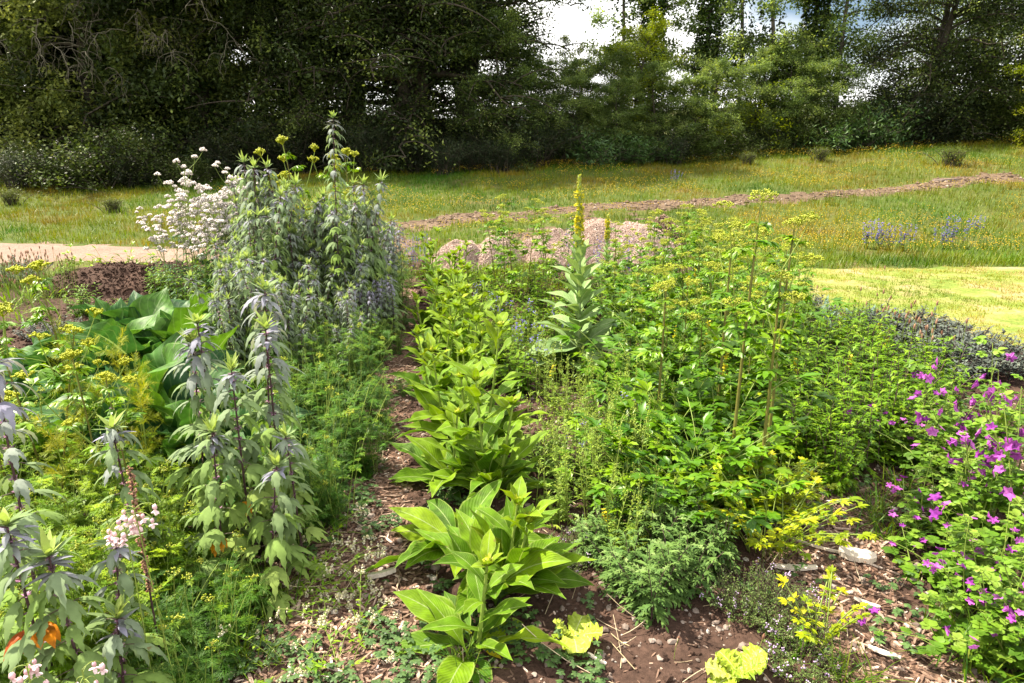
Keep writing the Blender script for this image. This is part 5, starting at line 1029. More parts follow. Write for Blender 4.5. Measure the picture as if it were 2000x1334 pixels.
for px, py, y, lab in [(200, 478, 9.9, 'young leafy seedling behind the left end of the mound'), (245, 470, 9.9, 'tallest young leafy seedling behind the mound'), (303, 483, 9.8, 'young leafy seedling behind the right end of the mound'), (185, 505, 9.2, 'yellowish seedling behind the left slope of the mound'), (270, 508, 9.2, 'low yellowish seedling just behind the mound'), (345, 500, 9.4, 'yellow-green seedling beside the valerian stems'), (140, 478, 10, 'small seedling at the gravel path beside the plantains')]:
    p, h = DT(px, py, y); place(SE[0], 'seedling', lab, 'seedling', p, rz(), 1.0, 'seedlings behind the soil mound', tl(.1), max(h / .24, .6))

# the elecampane row
def ele(px, py_or_y, n, L, stems, lab, seed, byd=False, eb=(.55, 1.45), W=.29, extra=None):
    p = DG(px, py_or_y, .2) if byd else GG(px, py_or_y)
    place(elecampane(seed, n, L, stems, W, eb) + (extra or []), 'elecampane', lab, 'elecampane', p, 0, 1, 'elecampane row')
mb = MB(); blades(mb, [[-.02, .02, .05]], 2.75, .45, .24, .085, 1.0, E_PROF, 6, fold=.15); blades(mb, [[.02, -.02, .02]], -.6, .2, .08, .03, .5, E_PROF, 4, fold=.2, var=.7)
YL = [('yellowed_leaves', mb.mesh('yellowed_leaves', MT['yellowing']), 'yellowed leaves at the base')]
ele(932, 1275, 10, .34, [(.0, .0, .36, 9)], 'small elecampane at the front of the row, with a budded stem and yellowed leaf', 401, eb=(.2, 1.0), extra=YL)
ele(975, 1160, 25, .42, [(.05, .02, .40, 8), (.12, .0, .34, 6)], 'large front elecampane with leaves spreading over the soil', 402)
ele(900, 1085, 15, .42, [], 'stemless elecampane with leaves reaching over the chip path, beside the large front one', 403, eb=(.3, 1.0))
ele(955, 975, 19, .44, [(-.02, .02, .62, 10), (.10, .0, .52, 9)], 'elecampane with two budded stems behind the large front one', 404)
ele(880, 950, 17, .42, [(.0, .0, .42, 7)], 'elecampane whose long leaves lie over the chip path', 405, eb=(.25, 1.1))
ele(940, 3.6, 18, .42, [(.04, .0, .78, 12), (-.05, 0, .62, 9)], 'elecampane with the tallest budded stem in the near half of the row', 406, True)
ele(875, 3.75, 17, .42, [(-.03, 0, .58, 9)], 'elecampane with dark upright leaves at the path edge of the row', 407, True)
for i, (px, y, n, hs, lab) in enumerate([(905, 4.25, 12, (.62, .55), 'elecampane with two short stems in mid row, before the blue flowers'), (850, 4.5, 11, (.5,), 'elecampane bulging over the path at mid row'), (945, 4.8, 10, (.7, .6), 'elecampane on the mullein side of mid row'),
        (890, 5.0, 12, (.7, .62, .6), 'elecampane with three yellow-green heads at mid row'), (845, 5.4, 10, (.55, .5), 'leafy elecampane by the bend of the path'), (920, 5.6, 10, (.72, .66, .6), 'elecampane with flower heads level with the blue flowers'),
        (875, 6.0, 10, (.7, .64), 'elecampane behind the one with three heads'), (925, 3.25, 12, (.6,), 'elecampane squeezed between the two-stemmed one and the tallest of the near half'), (900, 4.0, 11, (.58,), 'elecampane filling the gap before mid row'), (860, 4.85, 10, (.6, .5), 'elecampane between the bulging one and the leafy one at the path'), (935, 5.25, 9, (.66, .6), 'elecampane in mid row nearest the alkanet flowers'), (835, 6.4, 9, (.6, .5), 'elecampane at the path edge beyond the bend'), (905, 6.6, 9, (.72, .66, .6), 'elecampane with crowded heads beyond mid row'), (865, 7.1, 9, (.66, .6), 'elecampane two plants short of the far end'),
        (895, 7.7, 8, (.66, .6), 'elecampane on the chip pile side of the far end'), (850, 8.2, 9, (.62, .58), 'elecampane at the far end of the row on the path side'), (845, 9.2, 8, (.66, .6), 'last elecampane of the row, in front of the rounded chip pile')]):
    ele(px, y, n + 5, .34, [(rp_.uniform(-.12, .12), rp_.uniform(-.08, .08), h, 9) for h in hs], lab, 410 + i, True)

# weeds, blue flowers and fill between the elecampane and the lovage
TW = [thinweed(430 + i, .58, 13) for i in range(3)]
BW = [thinweed(440 + i, .5, 9, 'weed', bl=('blue_petal', 7, .008, .8, .016, 7)) for i in range(2)]
for px, y, s in [(1065, 3.4, .9), (1110, 3.2, .9), (1150, 3.0, .9), (1190, 3.3, 1), (1235, 3.1, 1), (1170, 3.7, 1), (1220, 3.9, 1), (1120, 3.9, .9), (1080, 4.2, .9), (1255, 3.5, 1), (1210, 2.75, .9), (1060, 4.9, .8), (1020, 5.5, .8), (1230, 4.5, .9), (1100, 2.85, .75), (1145, 4.6, .7), (1240, 2.55, .8)]:
    place(TW[rp_.integers(3)], 'thin_weed', 'thin pale green weed with pod-bearing stems between the elecampane row and the lovage', 'weed', DG(px, y, .3), rz(), s, 'pale thin weeds in the middle bed', tl(.06))
for px, py, y, lab in [(985, 608, 4.9, 'alkanet with the biggest blue-violet flower cluster, beside the elecampane heads'), (940, 538, 6.6, 'alkanet with violet flowers near the rounded chip pile'), (965, 562, 6.0, 'alkanet with a small violet cluster above the biggest one'), (1015, 578, 5.6, 'alkanet with dark blue flowers left of the mullein'), (1050, 612, 5.0, 'alkanet with few blue flowers close to the mullein leaves'), (1040, 655, 4.6, 'low alkanet with one bright blue flower'), (1140, 815, 3.3, 'alkanet with a purple spike among the pale weeds'), (1228, 760, 3.5, 'alkanet with blue flowers at the lovage edge of the weeds'), (1090, 590, 5.5, 'alkanet with blue flowers just behind the mullein leaves')]:
    p, h = DT(px, py, y); place(BW[rp_.integers(2)], 'alkanet', lab, 'alkanet', p, rz(), min(h / .5, 1), 'blue-flowered alkanets', tl(.06), h / .5)
MU = [mugwort(450 + i, .40, 11, leafL=.09) for i in range(3)]; MPAR = [mugwort(455 + i, .50, 17, 'parsley', .092, .33, .09) for i in range(3)]; MPAL = [mugwort(460, .34, 10, 'sagegreen', .05, .25)] if 'sagegreen' in MT else [mugwort(460, .34, 12, 'weed', .05, .25)]
for px, y, s in [(1010, 4.6, .8), (1000, 5.3, .85), (1040, 6.0, .9), (1000, 6.4, .9), (965, 7.0, .9), (1060, 6.8, .9), (1100, 6.0, .9), (1120, 6.8, .9), (1080, 5.4, .85), (1000, 7.8, .9), (1050, 8.0, .9), (940, 8.2, .8), (1160, 7.4, .9), (1200, 6.4, .9)]:
    place(MPAR[rp_.integers(3)], 'leafy_herb', 'bushy cut-leaved green herb filling the bed left of and behind the mullein', 'herb', DG(px, y, .3), rz(), s, 'cut-leaved herbs behind the mullein', tl(.05))
for px, y, s in [(960, 9.4, .9), (1010, 9.6, .9), (1070, 9.3, 1), (1130, 9.5, 1), (1190, 9.2, 1), (1250, 9.4, 1), (1310, 9.0, 1), (1370, 9.2, 1), (1430, 8.8, 1), (1480, 8.4, 1), (1280, 8.4, 1), (1400, 8.2, 1), (1110, 8.6, .9), (1520, 7.8, .9)]:
    place(MPAR[rp_.integers(3)], 'leafy_herb', 'bushy cut-leaved green herb at the back of the bed, before the chip piles', 'herb', DG(px, y, .2), rz(), s * .5, 'cut-leaved herbs before the chip piles', tl(.05))
for px, y, s in [(770, 5.6, .45), (778, 6.4, .5), (758, 6.0, .5), (785, 7.3, .55), (770, 8.0, .6), (800, 8.6, .6), (785, 9.2, .6), (762, 8.8, .6), (790, 4.6, .35), (745, 3.7, .4)]:
    place(FS[rp_.integers(2)], 'feathery_herb', 'small feathery weed growing in the narrow chip path beside the elecampane row', 'feathery herb', DG(px, y, .1), rz(), s * 1.5, 'feathery weeds in the narrow path', tl(.06))
for px, y, s in [(420, 6.4, 1), (380, 7.0, 1), (430, 7.6, 1), (345, 7.6, .9), (400, 8.4, .9), (310, 8.1, .8), (160, 7.0, .7), (230, 6.6, .6), (120, 8.4, .8)]:
    place(MPAR[rp_.integers(3)], 'leafy_herb', 'dark leafy herb at the foot of the white valerian beside the soil mound', 'herb', DG(px, y, .2), rz(), s, 'leafy herbs under the valerian', tl(.05))
p, h = DT(1140, 336, 5.0); place(mullein(470, h, 18, .47), 'mullein', 'tall mullein with grey-green rosette and yellow flower spike in mid bed', 'mullein', p, .4)
p, h = DT(1188, 416, 8.6); place(mullein(471, h, 8, .25), 'mullein', 'second, slimmer mullein spike in front of the largest chip pile', 'mullein', p, 1.0)
BS = [thinweed(475, .7, 9, 'weed', .07, .10, bl=('blue_petal', 110, .012, .35, .008, 3), pods=False)]
for px, py, y, lab in [(1128, 436, 8.2, 'blue flower spikes just left of the mullein spike'), (1165, 450, 8.8, 'blue flower spikes between the two mullein spikes'), (1228, 455, 8.6, 'blue flower spike in front of the largest chip pile'), (805, 455, 9.5, 'grey-blue flower spikes at the far end of the chip path'), (830, 450, 9.8, 'grey-blue flower spikes beside the last elecampane')]:
    p, h = DT(px, py, y); place(BS[0], 'bugloss', lab, 'bugloss', p, rz(), .5, 'blue bugloss spikes', tl(), h / .7)
for px, py, s, lab in [(1690, 486, .9, 'leftmost blue bugloss of the patch at the lawn edge'), (1712, 488, 1.0, 'tallest blue bugloss of the patch at the lawn edge'), (1735, 490, .8, 'short blue bugloss in the middle of the lawn-edge patch'), (1762, 490, .9, 'last blue bugloss on the right of the lawn-edge patch'), (1838, 486, .8, 'small blue bugloss standing apart in the meadow, left of its pair'), (1856, 486, 1.1, 'tall blue bugloss standing apart in the meadow'), (1320, 360, .8, 'faint blue bugloss beside the far track'), (1905, 455, .7, 'faint blue bugloss high in the right meadow')]:
    p = G(px, py); place(BS[0], 'bugloss', lab, 'bugloss', p, rz(), s * 1.2, 'bugloss in the meadow', tl(), s * (.78 if py > 400 else .7))
# lovage bed
tips = [(985, 385, 7.6), (1030, 392, 7.9), (1062, 412, 7.2), (1003, 430, 6.7), (1102, 415, 7.6), (1160, 442, 7.2), (1205, 436, 7.4), (1240, 420, 7.2), (1265, 398, 7.3), (1300, 418, 6.6), (1332, 404, 6.6), (1370, 428, 6.1), (1402, 455, 6), (1352, 470, 5.6), (1290, 472, 5.6), (1250, 470, 6.1), (1432, 432, 6.2), (1450, 455, 5.6), (1500, 462, 5.4), (1520, 480, 5.2), (1395, 515, 4.7), (1320, 520, 4.9), (1422, 530, 4.4), (1505, 520, 4.2), (1560, 500, 4.6), (1215, 480, 6.3), (1120, 470, 6.8), (1270, 522, 5.2), (1352, 545, 4.3), (1180, 512, 6.1), (1480, 560, 4.0), (1240, 560, 5.0), (1380, 580, 3.9), (1310, 590, 4.2), (1060, 480, 6.6), (1410, 480, 5.2), (1330, 440, 6.3), (1470, 500, 4.8), (1015, 405, 7.4), (1080, 430, 6.9), (1140, 420, 8.0), (1225, 405, 7.9), (1285, 440, 6.9), (1315, 400, 7.4), (1350, 425, 6.8), (1385, 410, 7.0), (1420, 455, 5.8), (1465, 440, 5.9), (1490, 480, 5.0), (1535, 470, 5.5), (1200, 470, 6.6), (1265, 440, 6.8), (970, 420, 7.2), (1440, 505, 4.9), (1370, 500, 5.3)]
for q, (px, py, y) in enumerate(tips):
    if 1120 < px < 1330 and py < 446 and q % 3 != 0: continue
    stalk(px, py, y, 'lovage stalk with yellow-green umbels behind the mullein, left of the tall front stalks' if px < 1200 else 'lovage stalk with yellow-green umbels packed in the bed right of the mullein')
for px, py, y, nb, lab in [(1480, 392, 3.05, 4, 'tallest lovage stalk, its top umbel over the far track'), (1548, 440, 3.2, 5, 'lovage stalk with forked top leaning right over the lawn'), (1528, 540, 2.95, 4, 'lovage stalk with gold umbels right of the tallest one'), (1432, 470, 3.7, 4, 'thick brown-stemmed lovage stalk left of the tallest one'), (1300, 560, 3.6, 3, 'lovage stalk with orange withered leaves near the mullein')]:
    p, h = DT(px, py, y); place(lovage(int(px), h, nb=nb, nl=8, thick=.0105, umr=.05, leaf=.085, lean=.03, low=.5), 'lovage_stalk', lab, 'lovage', p, rz(), 1, 'tall front lovage stalks')
for px, y, s in [(1270, 3.0, .8), (1330, 2.85, .85), (1390, 2.9, .9), (1310, 3.3, .9), (1370, 3.3, .95), (1415, 3.3, .85), (1290, 3.8, .9), (1350, 3.9, 1), (1410, 3.9, 1), (1470, 3.8, .9), (1260, 4.4, .9), (1320, 4.5, 1), (1390, 4.5, 1), (1450, 4.6, 1), (1510, 4.5, .9), (1280, 5.2, 1), (1350, 5.3, 1), (1420, 5.3, 1), (1490, 5.3, 1), (1230, 5.8, .9), (1310, 6, 1), (1390, 6.1, 1), (1460, 6.1, 1), (1530, 5.6, .9), (1250, 6.8, 1), (1340, 6.9, 1), (1420, 6.9, 1), (1180, 6.9, .9), (1500, 6.6, .9), (1240, 7.6, .9), (1350, 7.8, .9)]:
    place(LC[rp_.integers(4)], 'lovage_clump', 'glossy green lovage foliage clump under the umbel stalks right of the mullein', 'lovage', DG(px, y, .35), rz(), s * (.82 if px > 1425 and y < 5.5 else (1.08 if y < 3.5 else 1.2)), 'lovage foliage clumps', tl(.06))
LY = [lovclump(345, .42, 60, 'lovage_yellow', .044, .09, .1, .8, 3, (1.0, 1.5)), lovclump(346, .24, 14, 'lovage_yellow', .030, .03, .3, 1, 3, (1.1, 1.5))]
for px, py, s, lab in [(1500, 1075, 1.0, 'yellow lovage foliage bending over the chip path beside the mugwort'), (1525, 985, .62, 'yellow-green lovage foliage at the bend of the right chip path'), (1470, 1010, .85, 'yellow-green lovage foliage at the foot of the tallest stalk')]:
    place(LY[0], 'lovage_clump', lab, 'lovage', GG(px, py), rz(), s, 'yellow lovage by the right path')
place(LY[1], 'lime_seedling', 'bright lime-yellow young lovage among the thyme at the front right', 'lovage', GG(1600, 1265), .5, 1.15)
MT['sap'] = MT['lovage']
place(broadleaf(348, 6, .10, 'lovage', .55, (.2, 1.0), base=.01, var=.5), 'leafy_seedling', 'small oval-leaved green seedling beside the lime-yellow lovage', 'seedling', GG(1550, 1275), 0, 1)
# mugwort, front centre
for px, py, s, lab in [(1205, 1150, .85, 'mugwort nearest the large front elecampane'), (1268, 1190, 1.0, 'mugwort bushiest and lowest, over the bare soil'), (1335, 1165, 1.0, 'mugwort in the middle of the front group'), (1395, 1120, .95, 'mugwort beside the yellow lovage'), (1160, 1085, .8, 'mugwort at the elecampane side, behind the thyme'), (1290, 1085, 1.0, 'mugwort at the back of the front group'), (1355, 1070, .9, 'mugwort at the back, under the lovage foliage'), (1240, 1060, .9, 'mugwort directly in front of the pale weeds')]:
    place(MU[rp_.integers(3)], 'mugwort', lab, 'mugwort', GG(px, py), rz(), s * .76, 'mugwort plants in front of the lovage')
for px, py, s, lab in [(1120, 960, 1.0, 'silvery mugwort between elecampane and pale weeds'), (1175, 935, 1.0, 'silvery mugwort under the thin pale weeds'), (1075, 925, .9, 'silvery mugwort tucked behind the large elecampane leaves')]:
    place(MPAL[0], 'mugwort', lab, 'mugwort', GG(px, py), rz(), s, 'silvery mugworts')
# right bed: cut-leaved herbs, kale, sage, plantain
for px, y, s in [(1560, 3.5, .9), (1620, 3.4, .9), (1680, 3.45, .95), (1730, 3.6, .95), (1590, 3.9, 1), (1650, 3.9, 1), (1710, 4.0, 1), (1770, 4.1, 1), (1560, 4.4, 1), (1620, 4.5, 1), (1690, 4.6, 1), (1750, 4.7, 1), (1810, 4.6, .9), (1580, 5.1, 1), (1640, 5.2, 1), (1700, 5.3, 1), (1540, 5.6, 1), (1600, 5.8, .95), (1660, 5.9, .9), (1560, 6.2, .9), (1650, 3.2, .75), (1840, 4.1, .8), (1790, 3.6, .8)]:
    place(MPAR[rp_.integers(3)], 'leafy_herb', 'bushy bright green cut-leaved herb between the right chip path and the lawn', 'herb', DG(px, y, .3), rz(), s, 'cut-leaved herbs in the right bed', tl(.06))
KB = [broadleaf(480 + i, 8, .36, 'blueleaf', .28, (.5, 1.3)) for i in range(2)]
for px, y, s, lab in [(1580, 6.7, 1, 'blue-green kale left at the lawn edge, beside the umbels'), (1622, 6.6, 1, 'blue-green kale with wide flopping leaves at the lawn edge'), (1672, 6.5, .95, 'blue-green kale in the middle of the lawn edge'), (1705, 6.3, .9, 'blue-green kale closest to the sage'), (1640, 6.1, .9, 'blue-green kale in front of the others')]:
    place(KB[rp_.integers(2)], 'kale', lab, 'kale', DG(px, y, .2), rz(), s, 'kale at the lawn edge', tl())
for px, y, s, lab in [(1745, 6.1, 1.0, 'purple-grey sage nearest the kale'), (1780, 5.9, 1.1, 'purple-grey sage behind the plantain heads'), (1815, 5.75, 1.1, 'purple-grey sage with the darkest leaves, mid strip'), (1850, 5.5, 1.1, 'purple-grey sage in front of the lawn corner'), (1885, 5.3, 1.0, 'purple-grey sage next to the mallow tops'), (1920, 5.1, .95, 'purple-grey sage behind the mallow flowers'), (1570, 7.1, .9, 'blue-grey sage at the left end of the lawn edge'), (1840, 5.0, .9, 'low purple-grey sage nearest the camera'), (1960, 5.0, .9, 'purple-grey sage furthest along the strip')]:
    place(SG[rp_.integers(2)], 'sage_bush', lab, 'sage', DG(px, y, .2), rz(), s, 'sage strip at the lawn edge', tl())
for px, y, s, lab in [(1712, 5.5, 1.15, 'brown-headed plantain left of the sage'), (1748, 5.3, 1.2, 'brown-headed plantain in front of the sage'), (1790, 5.0, 1.2, 'brown-headed plantain with the reddest heads below the sage'), (1832, 4.7, 1.15, 'brown-headed plantain beside the mallow'), (1575, 6.9, 1.0, 'brown-headed plantain at the kale')]:
    place(PK[1], 'plantain', lab, 'plantain', DG(px, y, .3), rz(), s, 'plantains by the sage', tl())
YW = [thinweed(485, .5, 3, 'weed', bl=('yellow_petal', 5, .020, .85, .004, 2))]; CW = [thinweed(486, .55, 4, 'weed', bl=('blue_petal', 4, .015, .92, .004, 3))]
for px, py, y, lab in [(1710, 622, 5.4, 'yellow-flowered weed before the kale'), (1745, 652, 5.0, 'yellow-flowered weed before the sage'), (1665, 683, 4.4, 'yellow-flowered weed among the cut-leaved herbs'), (1552, 680, 4.0, 'yellow-flowered weed beside the tall lovage'), (1350, 520, 5.2, 'yellow poppy-like flowers between the lovage umbels'), (1310, 585, 4.4, 'yellow flowers low between lovage stalks'), (1420, 660, 3.8, 'orange-yellow flower under the brown-stemmed lovage'), (1365, 500, 5.6, 'yellow flowers at the back of the lovage'), (1390, 600, 4.2, 'yellow flowers in the middle of the lovage bed'), (1085, 705, 4.4, 'small yellow flower at the mullein rosette'), (1172, 985, 2.7, 'single yellow flower above the mugwort')]:
    p, h = DT(px, py, y); place(YW[0], 'yellow_flower', lab, 'flower', p, rz(), .8, 'scattered yellow flowers', tl(.05), max(h, .12) / .5)
for px, py, y, lab in [(1796, 592, 6.3, 'blue cornflower furthest over the lawn'), (1760, 588, 6.4, 'blue cornflower left over the lawn edge'), (1827, 618, 6.0, 'blue cornflower above the sage'), (1560, 560, 5.6, 'blue cornflower by the forked lovage'), (1700, 600, 6.5, 'blue cornflower above the kale')]:
    p, h = DT(px, py, y); place(CW[0], 'cornflower', lab, 'cornflower', p, rz(), .7, 'cornflowers at the lawn edge', tl(.05), h / .55)
p, h = DT(1737, 518, 5.9); place(plantain(487, h, 2, .01, 2), 'dry_grass_stalk', 'tall dry grass stalk standing against the lawn', 'grass stalk', p, 0, 1)
# mallow, right
ML = [mallow(490 + i, .85, 10, 24, leafR=.050) for i in range(4)]
for px, py, y, lab in [(1985, 668, 3.0, 'mallow at the picture edge with leaves against the lawn'), (1925, 690, 3.2, 'mallow with the topmost cluster of purple flowers, below the sage'), (1860, 735, 3.3, 'mallow left of the topmost flower cluster'), (1960, 800, 2.6, 'mallow in the thick of the purple flowers'), (1870, 850, 2.7, 'mallow with purple flowers in front of the cut-leaved herbs'), (1800, 790, 3.4, 'mallow furthest towards the right chip path'), (2040, 760, 2.5, 'mallow cut by the right picture edge'), (1985, 960, 2.15, 'close mallow with flowers over dark leaves'), (1880, 1010, 2.35, 'close mallow leaning over the chip path'), (2050, 1080, 1.85, 'closest mallow in the bottom right corner'), (1960, 1120, 1.95, 'low close mallow with big round leaves')]:
    p, h = DT(px, py, y); place(ML[rp_.integers(4)], 'mallow', lab, 'mallow', p, rz(), min(max(h / .85, .7), 1.05), 'purple-flowered mallows', tl(.06), h / .85)
# thyme, lettuce, campion, plantain stalks, stones and wood at the front
TH = [thyme(500, .13, .16, 260, 14), thyme(501, .10, .12, 180, 26)]
for px, py, k, s, lab in [(1475, 1190, 0, 1.0, 'wiry thyme beside the mugwort and the bare soil'), (1530, 1215, 0, .9, 'wiry thyme behind the lime-yellow lovage'), (1560, 1300, 1, 1.0, 'low thyme with lilac flowers before the lime-yellow lovage'), (1120, 1085, 1, 1.0, 'flowering thyme tucked beside the large front elecampane'), (1090, 1120, 1, .8, 'small flowering thyme under the elecampane leaves'), (1280, 1010, 1, 1.0, 'flowering thyme under the lovage foliage')]:
    place(TH[k], 'thyme', lab, 'thyme', GG(px, py), rz(), s, 'thyme mounds')
place(lettuce(510, 5, .125, (.2, 1.1)), 'lettuce', 'bright yellow-green lettuce alone on the bare soil', 'lettuce', GG(1118, 1255), 2.4, 1)
place(lettuce(511, 8, .105, (.3, 1.3)), 'lettuce', 'pale yellow lettuce at the bottom edge beside a plantain stalk', 'lettuce', GG(1445, 1325), .6, 1)
CK = [campion(520, 12), campion(521, 9), campion(522, 4, .5, True, 9)]
for px, py, k, s, lab in [(640, 1055, 0, .95, 'cream campion at the path edge furthest from the camera'), (655, 1120, 0, .9, 'cream campion in the middle of the chip path edge'), (585, 1150, 1, 1, 'cream campion nearest the dark feathery leaves'), (560, 1195, 1, .8, 'cream campion lying in front of the feathery leaves'), (690, 1240, 1, .8, 'cream campion on the path beside the yellow elecampane leaf'), (640, 1300, 0, .8, 'cream campion at the bottom of the path'), (540, 1310, 1, .8, 'cream campion at the bottom edge left of the path'), (700, 1175, 1, .7, 'small cream campion in mid path')]:
    place(CK[k], 'campion', lab, 'campion', GG(px, py), rz(), s, 'cream campions on the chip path')
def campion_up(seed, h, n=11):
    r = np.random.default_rng(seed); sb, fb = MB(), MB(); P = curve_stem(r, 1, h, .04, 0, 9, 0); tubes(sb, P, .0016, 5, .8); tip = P[0, -1]
    A, *_ = axis(np.repeat(tip[None], n, 0) - np.stack([0 * np.ones(n), 0 * np.ones(n), r.uniform(0, .06, n)], -1), r.uniform(0, PI2, n), r.uniform(.1, 1.1, n), r.uniform(.02, .06, n), 1.8, 5); tubes(sb, A, .0009, 4, .9)
    c = A[:, -1]; d = np.array([0, 0, -1.0]); blobs(fb, c + d * .007, np.array([[.0072, .0072, .010]]) * r.uniform(.75, 1.1, (n, 1)), r.uniform(.2, .8, n))
    for k in range(5): blades(fb, c + d * .017, r.uniform(0, PI2, n), r.uniform(-.9, .1, n), r.uniform(.010, .015, n), .009, .4, (.4, 1, .6), var=1.0)
    return [('stem', sb.mesh('stem', MT['stem'])), ('blossoms', fb.mesh('blossoms', MT['pink_petal']))]
for k, (px, py, y, lab) in enumerate([(238, 985, 1.62, 'pink-white bladder campion hanging on the dry brown spike'), (288, 955, 1.66, 'pink-white bladder campion nodding just right of the dry brown spike'), (40, 1290, 1.30, 'pink-white bladder campion in the bottom left corner'), (160, 1292, 1.32, 'pink-white bladder campion at the bottom edge below the close motherworts')]):
    p, h = DT(px, py, y); place(campion_up(900 + k, h), 'campion', lab, 'campion', p, 0, 1, 'pink campions')
mb = MB(); r = np.random.default_rng(5); p, h = DT(252, 900, 1.8); P = curve_stem(r, 1, h, .03, 0, 12, 0); sb = MB(); tubes(sb, P, np.linspace(.004, .002, 12)[None], 5, .1)
f = r.uniform(.5, 1, 260); c = on(P, f[None])[0] + r.normal(0, .0045, (260, 3)); blobs(mb, c, np.full((260, 3), .0045), r.uniform(0, 1, 260), True)
place([('stem', sb.mesh('stem', MT['stem_purple'])), ('seed_head', mb.mesh('seed_head', MT['seed']))], 'dock_spike', 'dry brown seed spike standing between the close motherworts', 'dock', p, 0, 1)
for px, py, y, lab in [(1318, 1228, 1.95, 'single plantain stalk on the bare soil beside the mugwort'), (1480, 1222, 1.85, 'single plantain stalk rising over the pale lettuce'), (1592, 1312, 1.8, 'short plantain stalk at the bottom edge below the lime-yellow lovage')]:
    p, h = DT(px, py, y); place(PK[2], 'plantain_stalk', lab, 'plantain', p, rz(), .8, 'single plantain stalks', (0, 0), max(h, .08) / .3)
def stone(px, py, s, lab, seed, flat=.55):
    r = np.random.default_rng(seed); me_b = MB(); n = 1; blobs(me_b, np.zeros((1, 3)), np.array([[1, .8, flat]]) * s, r.uniform(.6, 1), False, r, .28)
    o = solo(me_b, 'stone', MT['stone'], None, lab, 'stone', 'loose stones', False); q = GG(px, py); o.location = (q[0], q[1], q[2] + s * flat * .35); o.rotation_euler.z = r.uniform(0, 6)
for i, (px, py, s, lab) in enumerate([(1292, 1286, .018, 'whitest stone on the bare soil between the lettuces'), (725, 1015, .022, 'pale pinkish stone at the tip of the long elecampane leaf'), (745, 1115, .016, 'grey stone on the chip path beside the elecampane'), (1080, 1300, .012, 'small pinkish stone at the bottom edge before the lone lettuce'), (1055, 1290, .014, 'small grey stone between front elecampane and lone lettuce'), (1690, 990, .03, 'grey stone on the far bend of the right chip path'), (1745, 1000, .024, 'pale stone under the mallow at the bend of the right chip path'), (1405, 1225, .016, 'pale stone on the soil right of the mugwort'), (1140, 1215, .014, 'grey stone just behind the lone lettuce'), (330, 545, .09, 'pale lump lying on the soil mound')]): stone(px, py, s, lab, 60 + i)
def slat(px, py, L, W, H, az, lab, seed, curve=0.0):
    """a split piece of wood: bevelled, ragged ends, a slight warp"""
    r = np.random.default_rng(seed); n = 14; t = np.linspace(-.5, .5, n); wd = W * (.55 + .45 * np.clip(4 * (.5 - np.abs(t)) + .1, 0, 1)) * (1 + .12 * r.normal(0, 1, n)); z = curve * t ** 2 * L
    X = t * L; ring = np.stack([np.stack([X, -wd / 2, z], -1), np.stack([X, -wd / 2 * .9, z + H], -1), np.stack([X, wd / 2 * .9, z + H], -1), np.stack([X, wd / 2, z], -1)], 1)
    mb = MB(); i = np.arange(n - 1)[:, None] * 4; j = np.arange(4)[None]; mb.add(ring, np.stack([i + j, i + (j + 1) % 4, i + 4 + (j + 1) % 4, i + 4 + j], -1).reshape(-1, 4), None, r.uniform(.2, 1)); mb.add(ring[[0, -1]].reshape(-1, 3), np.array([(0, 1, 2, 3), (7, 6, 5, 4)]), None, .3)
    o = solo(mb, 'wood_piece', MT['plank'], None, lab, 'wood piece', 'loose wood on the right path', False); q = GG(px, py); o.location = (q[0], q[1], q[2] + .012); o.rotation_euler = (r.normal(0, .08), r.normal(0, .08), az)
for i, a in enumerate([(1552, 1117, .17, .035, .008, -.12, 'whitish split slat lying beside the yellow lovage'), (1672, 1098, .14, .07, .02, -.35, 'thick pale board end under the mallow leaves'), (1600, 1075, .26, .014, .008, -.55, 'long thin stick behind the pale board end'), (1690, 1192, .09, .02, .006, -.5, 'short pale splinter in mid path'), (1725, 1285, .10, .02, .008, -.6, 'pale splinter near the bottom of the right path'), (1640, 985, .14, .02, .008, .15, 'grey-brown stick at the far bend of the right path'), (1165, 1300, .07, .012, .006, -.6, 'small pale stick on the soil at the bottom edge'), (745, 1130, .12, .022, .018, .5, 'dark bark stick beside the elecampane stems')]): slat(*a, 80 + i, .15)
q = G(1845, 353); mb = MB(); shards(mb, [[0, 0, .02]], .7, .35, .05, .1, .05, .2); o = solo(mb, 'plank', MT['stone'], None, 'pale flat board at the far end of the dirt track', 'board', None, False); o.location = tuple(q)
# grass tufts by the right path and the bed edges
GT = []
for i in range(2):
    mb = MB(); r = np.random.default_rng(530 + i); n = 70; blades(mb, np.stack([r.normal(0, .04, n), r.normal(0, .04, n), 0 * np.ones(n)], -1), r.uniform(0, 6.28, n), r.uniform(.5, 1.5, n), r.uniform(.08, .22, n), .0042, r.uniform(.2, 1.6, n), (1, .9, .6, .05), var=np.clip(r.normal(.75, .2, n), 0, 1)); GT.append([('blades', mb.mesh('blades', MT['grass']))])
for px, py, s, lab in [(1712, 1010, 1.2, 'grass tuft at the bend of the right path'), (1735, 1060, 1.3, 'grass tuft beside the pale board end'), (1760, 965, 1.2, 'grass tuft under the cut-leaved herbs'), (1900, 1300, 1.3, 'grass tuft in the bottom right corner'), (1850, 1235, 1.1, 'grass tuft under the closest mallow'), (1650, 1330, 1.0, 'grass tuft at the bottom edge beside the thyme'), (520, 1175, 1.2, 'grass tuft under the front motherworts'), (470, 1290, 1.0, 'grass tuft at the bottom edge of the left bed'), (900, 1320, .8, 'grass tuft at the foot of the front elecampane')]:
    place(GT[rp_.integers(2)], 'grass_tuft', lab, 'grass tuft', GG(px, py), rz(), s, 'grass tufts along the paths')
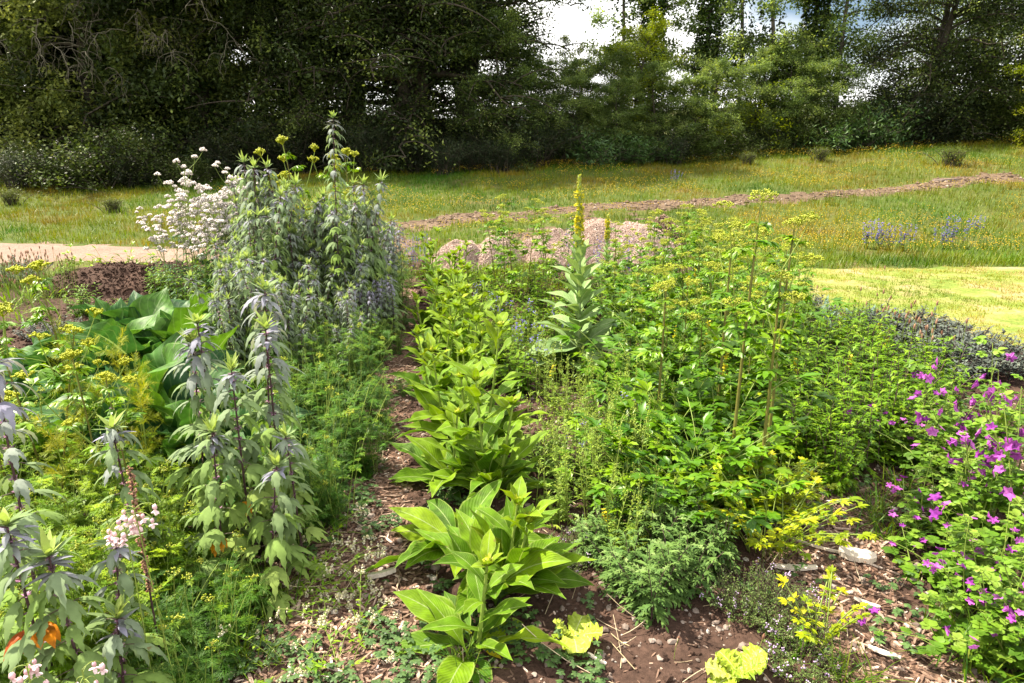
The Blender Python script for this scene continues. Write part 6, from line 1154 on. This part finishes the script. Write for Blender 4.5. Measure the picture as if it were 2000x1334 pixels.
# thin cable across the trees at the upper left
def sky_pt(px, py, y): d = ray(px, py); return d * (y / d[1]) + np.array([0, 0, CAM_H])
a, b = sky_pt(-500, 95, 21), sky_pt(330, 190, 24); t = np.linspace(0, 1, 20)[:, None]; P = a * (1 - t) + b * t - np.array([0, 0, 1.0]) * (t * (1 - t) * .8); mb = MB(); tubes(mb, P[None], .012, 6, .5)
solo(mb, 'overhead_cable', MT['deadwood'], None, 'thin grey cable crossing the dark trees at the upper left', 'cable')

# ------------------------------------------------------------------ labels: look-alikes that stand apart are told apart by the row they stand in
ORD = ['first', 'second', 'third', 'fourth', 'fifth', 'sixth', 'seventh', 'eighth', 'ninth']
for old, short, per in [
    ('pale green feathery clump with little yellow-green flower heads in the left bed', 'pale feathery clump in the left bed', 5),
    ('dark green feathery clump beside the wood chip path, below the grey motherworts', 'dark feathery clump beside the chip path', 4),
    ('low dark feathery tuft under the close motherworts', 'low feathery tuft under the close motherworts', 4),
    ('small feathery weed growing in the narrow chip path beside the elecampane row', 'feathery weed in the narrow path', 1),
    ('bushy cut-leaved green herb filling the bed left of and behind the mullein', 'cut-leaved herb around the mullein', 4),
    ('bushy cut-leaved green herb at the back of the bed, before the chip piles', 'low herb before the chip piles', 5),
    ('dark leafy herb at the foot of the white valerian beside the soil mound', 'leafy herb at the foot of the valerian', 3),
    ('bushy bright green cut-leaved herb between the right chip path and the lawn', 'bright cut-leaved herb before the lawn', 5),
    ('glossy green lovage foliage clump under the umbel stalks right of the mullein', 'glossy lovage clump right of the mullein', 5),
    ('lovage stalk with yellow-green umbels behind the mullein, left of the tall front stalks', 'lovage stalk left of the mullein spike', 4),
    ('lovage stalk with yellow-green umbels packed in the bed right of the mullein', 'lovage stalk right of the mullein', 6),
    ('thin pale green weed with pod-bearing stems between the elecampane row and the lovage', 'thin pale weed beside the elecampane', 5)]:
    obs = sorted([o for o in COL.objects if o.get('label') == old], key=lambda o: o.location.y)
    rows = [obs[k:k + per] for k in range(0, len(obs), per)]
    for a, row in enumerate(rows):
        for b, o in enumerate(sorted(row, key=lambda o: o.location.x / o.location.y)):
            rw = 'nearest row' if a == 0 else ('farthest row' if a == len(rows) - 1 else f'{ORD[a]} row back')
            if per == 1: o['label'] = short + (', nearest the camera' if a == 0 else (', farthest away' if a == len(rows) - 1 else f', {(ORD + ["tenth"])[a]} from the camera'))
            elif len(row) == 1: o['label'] = f'{short}, alone in the {rw}'
            else: o['label'] = f'{short}, {rw}, ' + ('leftmost' if b == 0 else ('rightmost' if b == len(row) - 1 else f'{ORD[b]} from the left'))
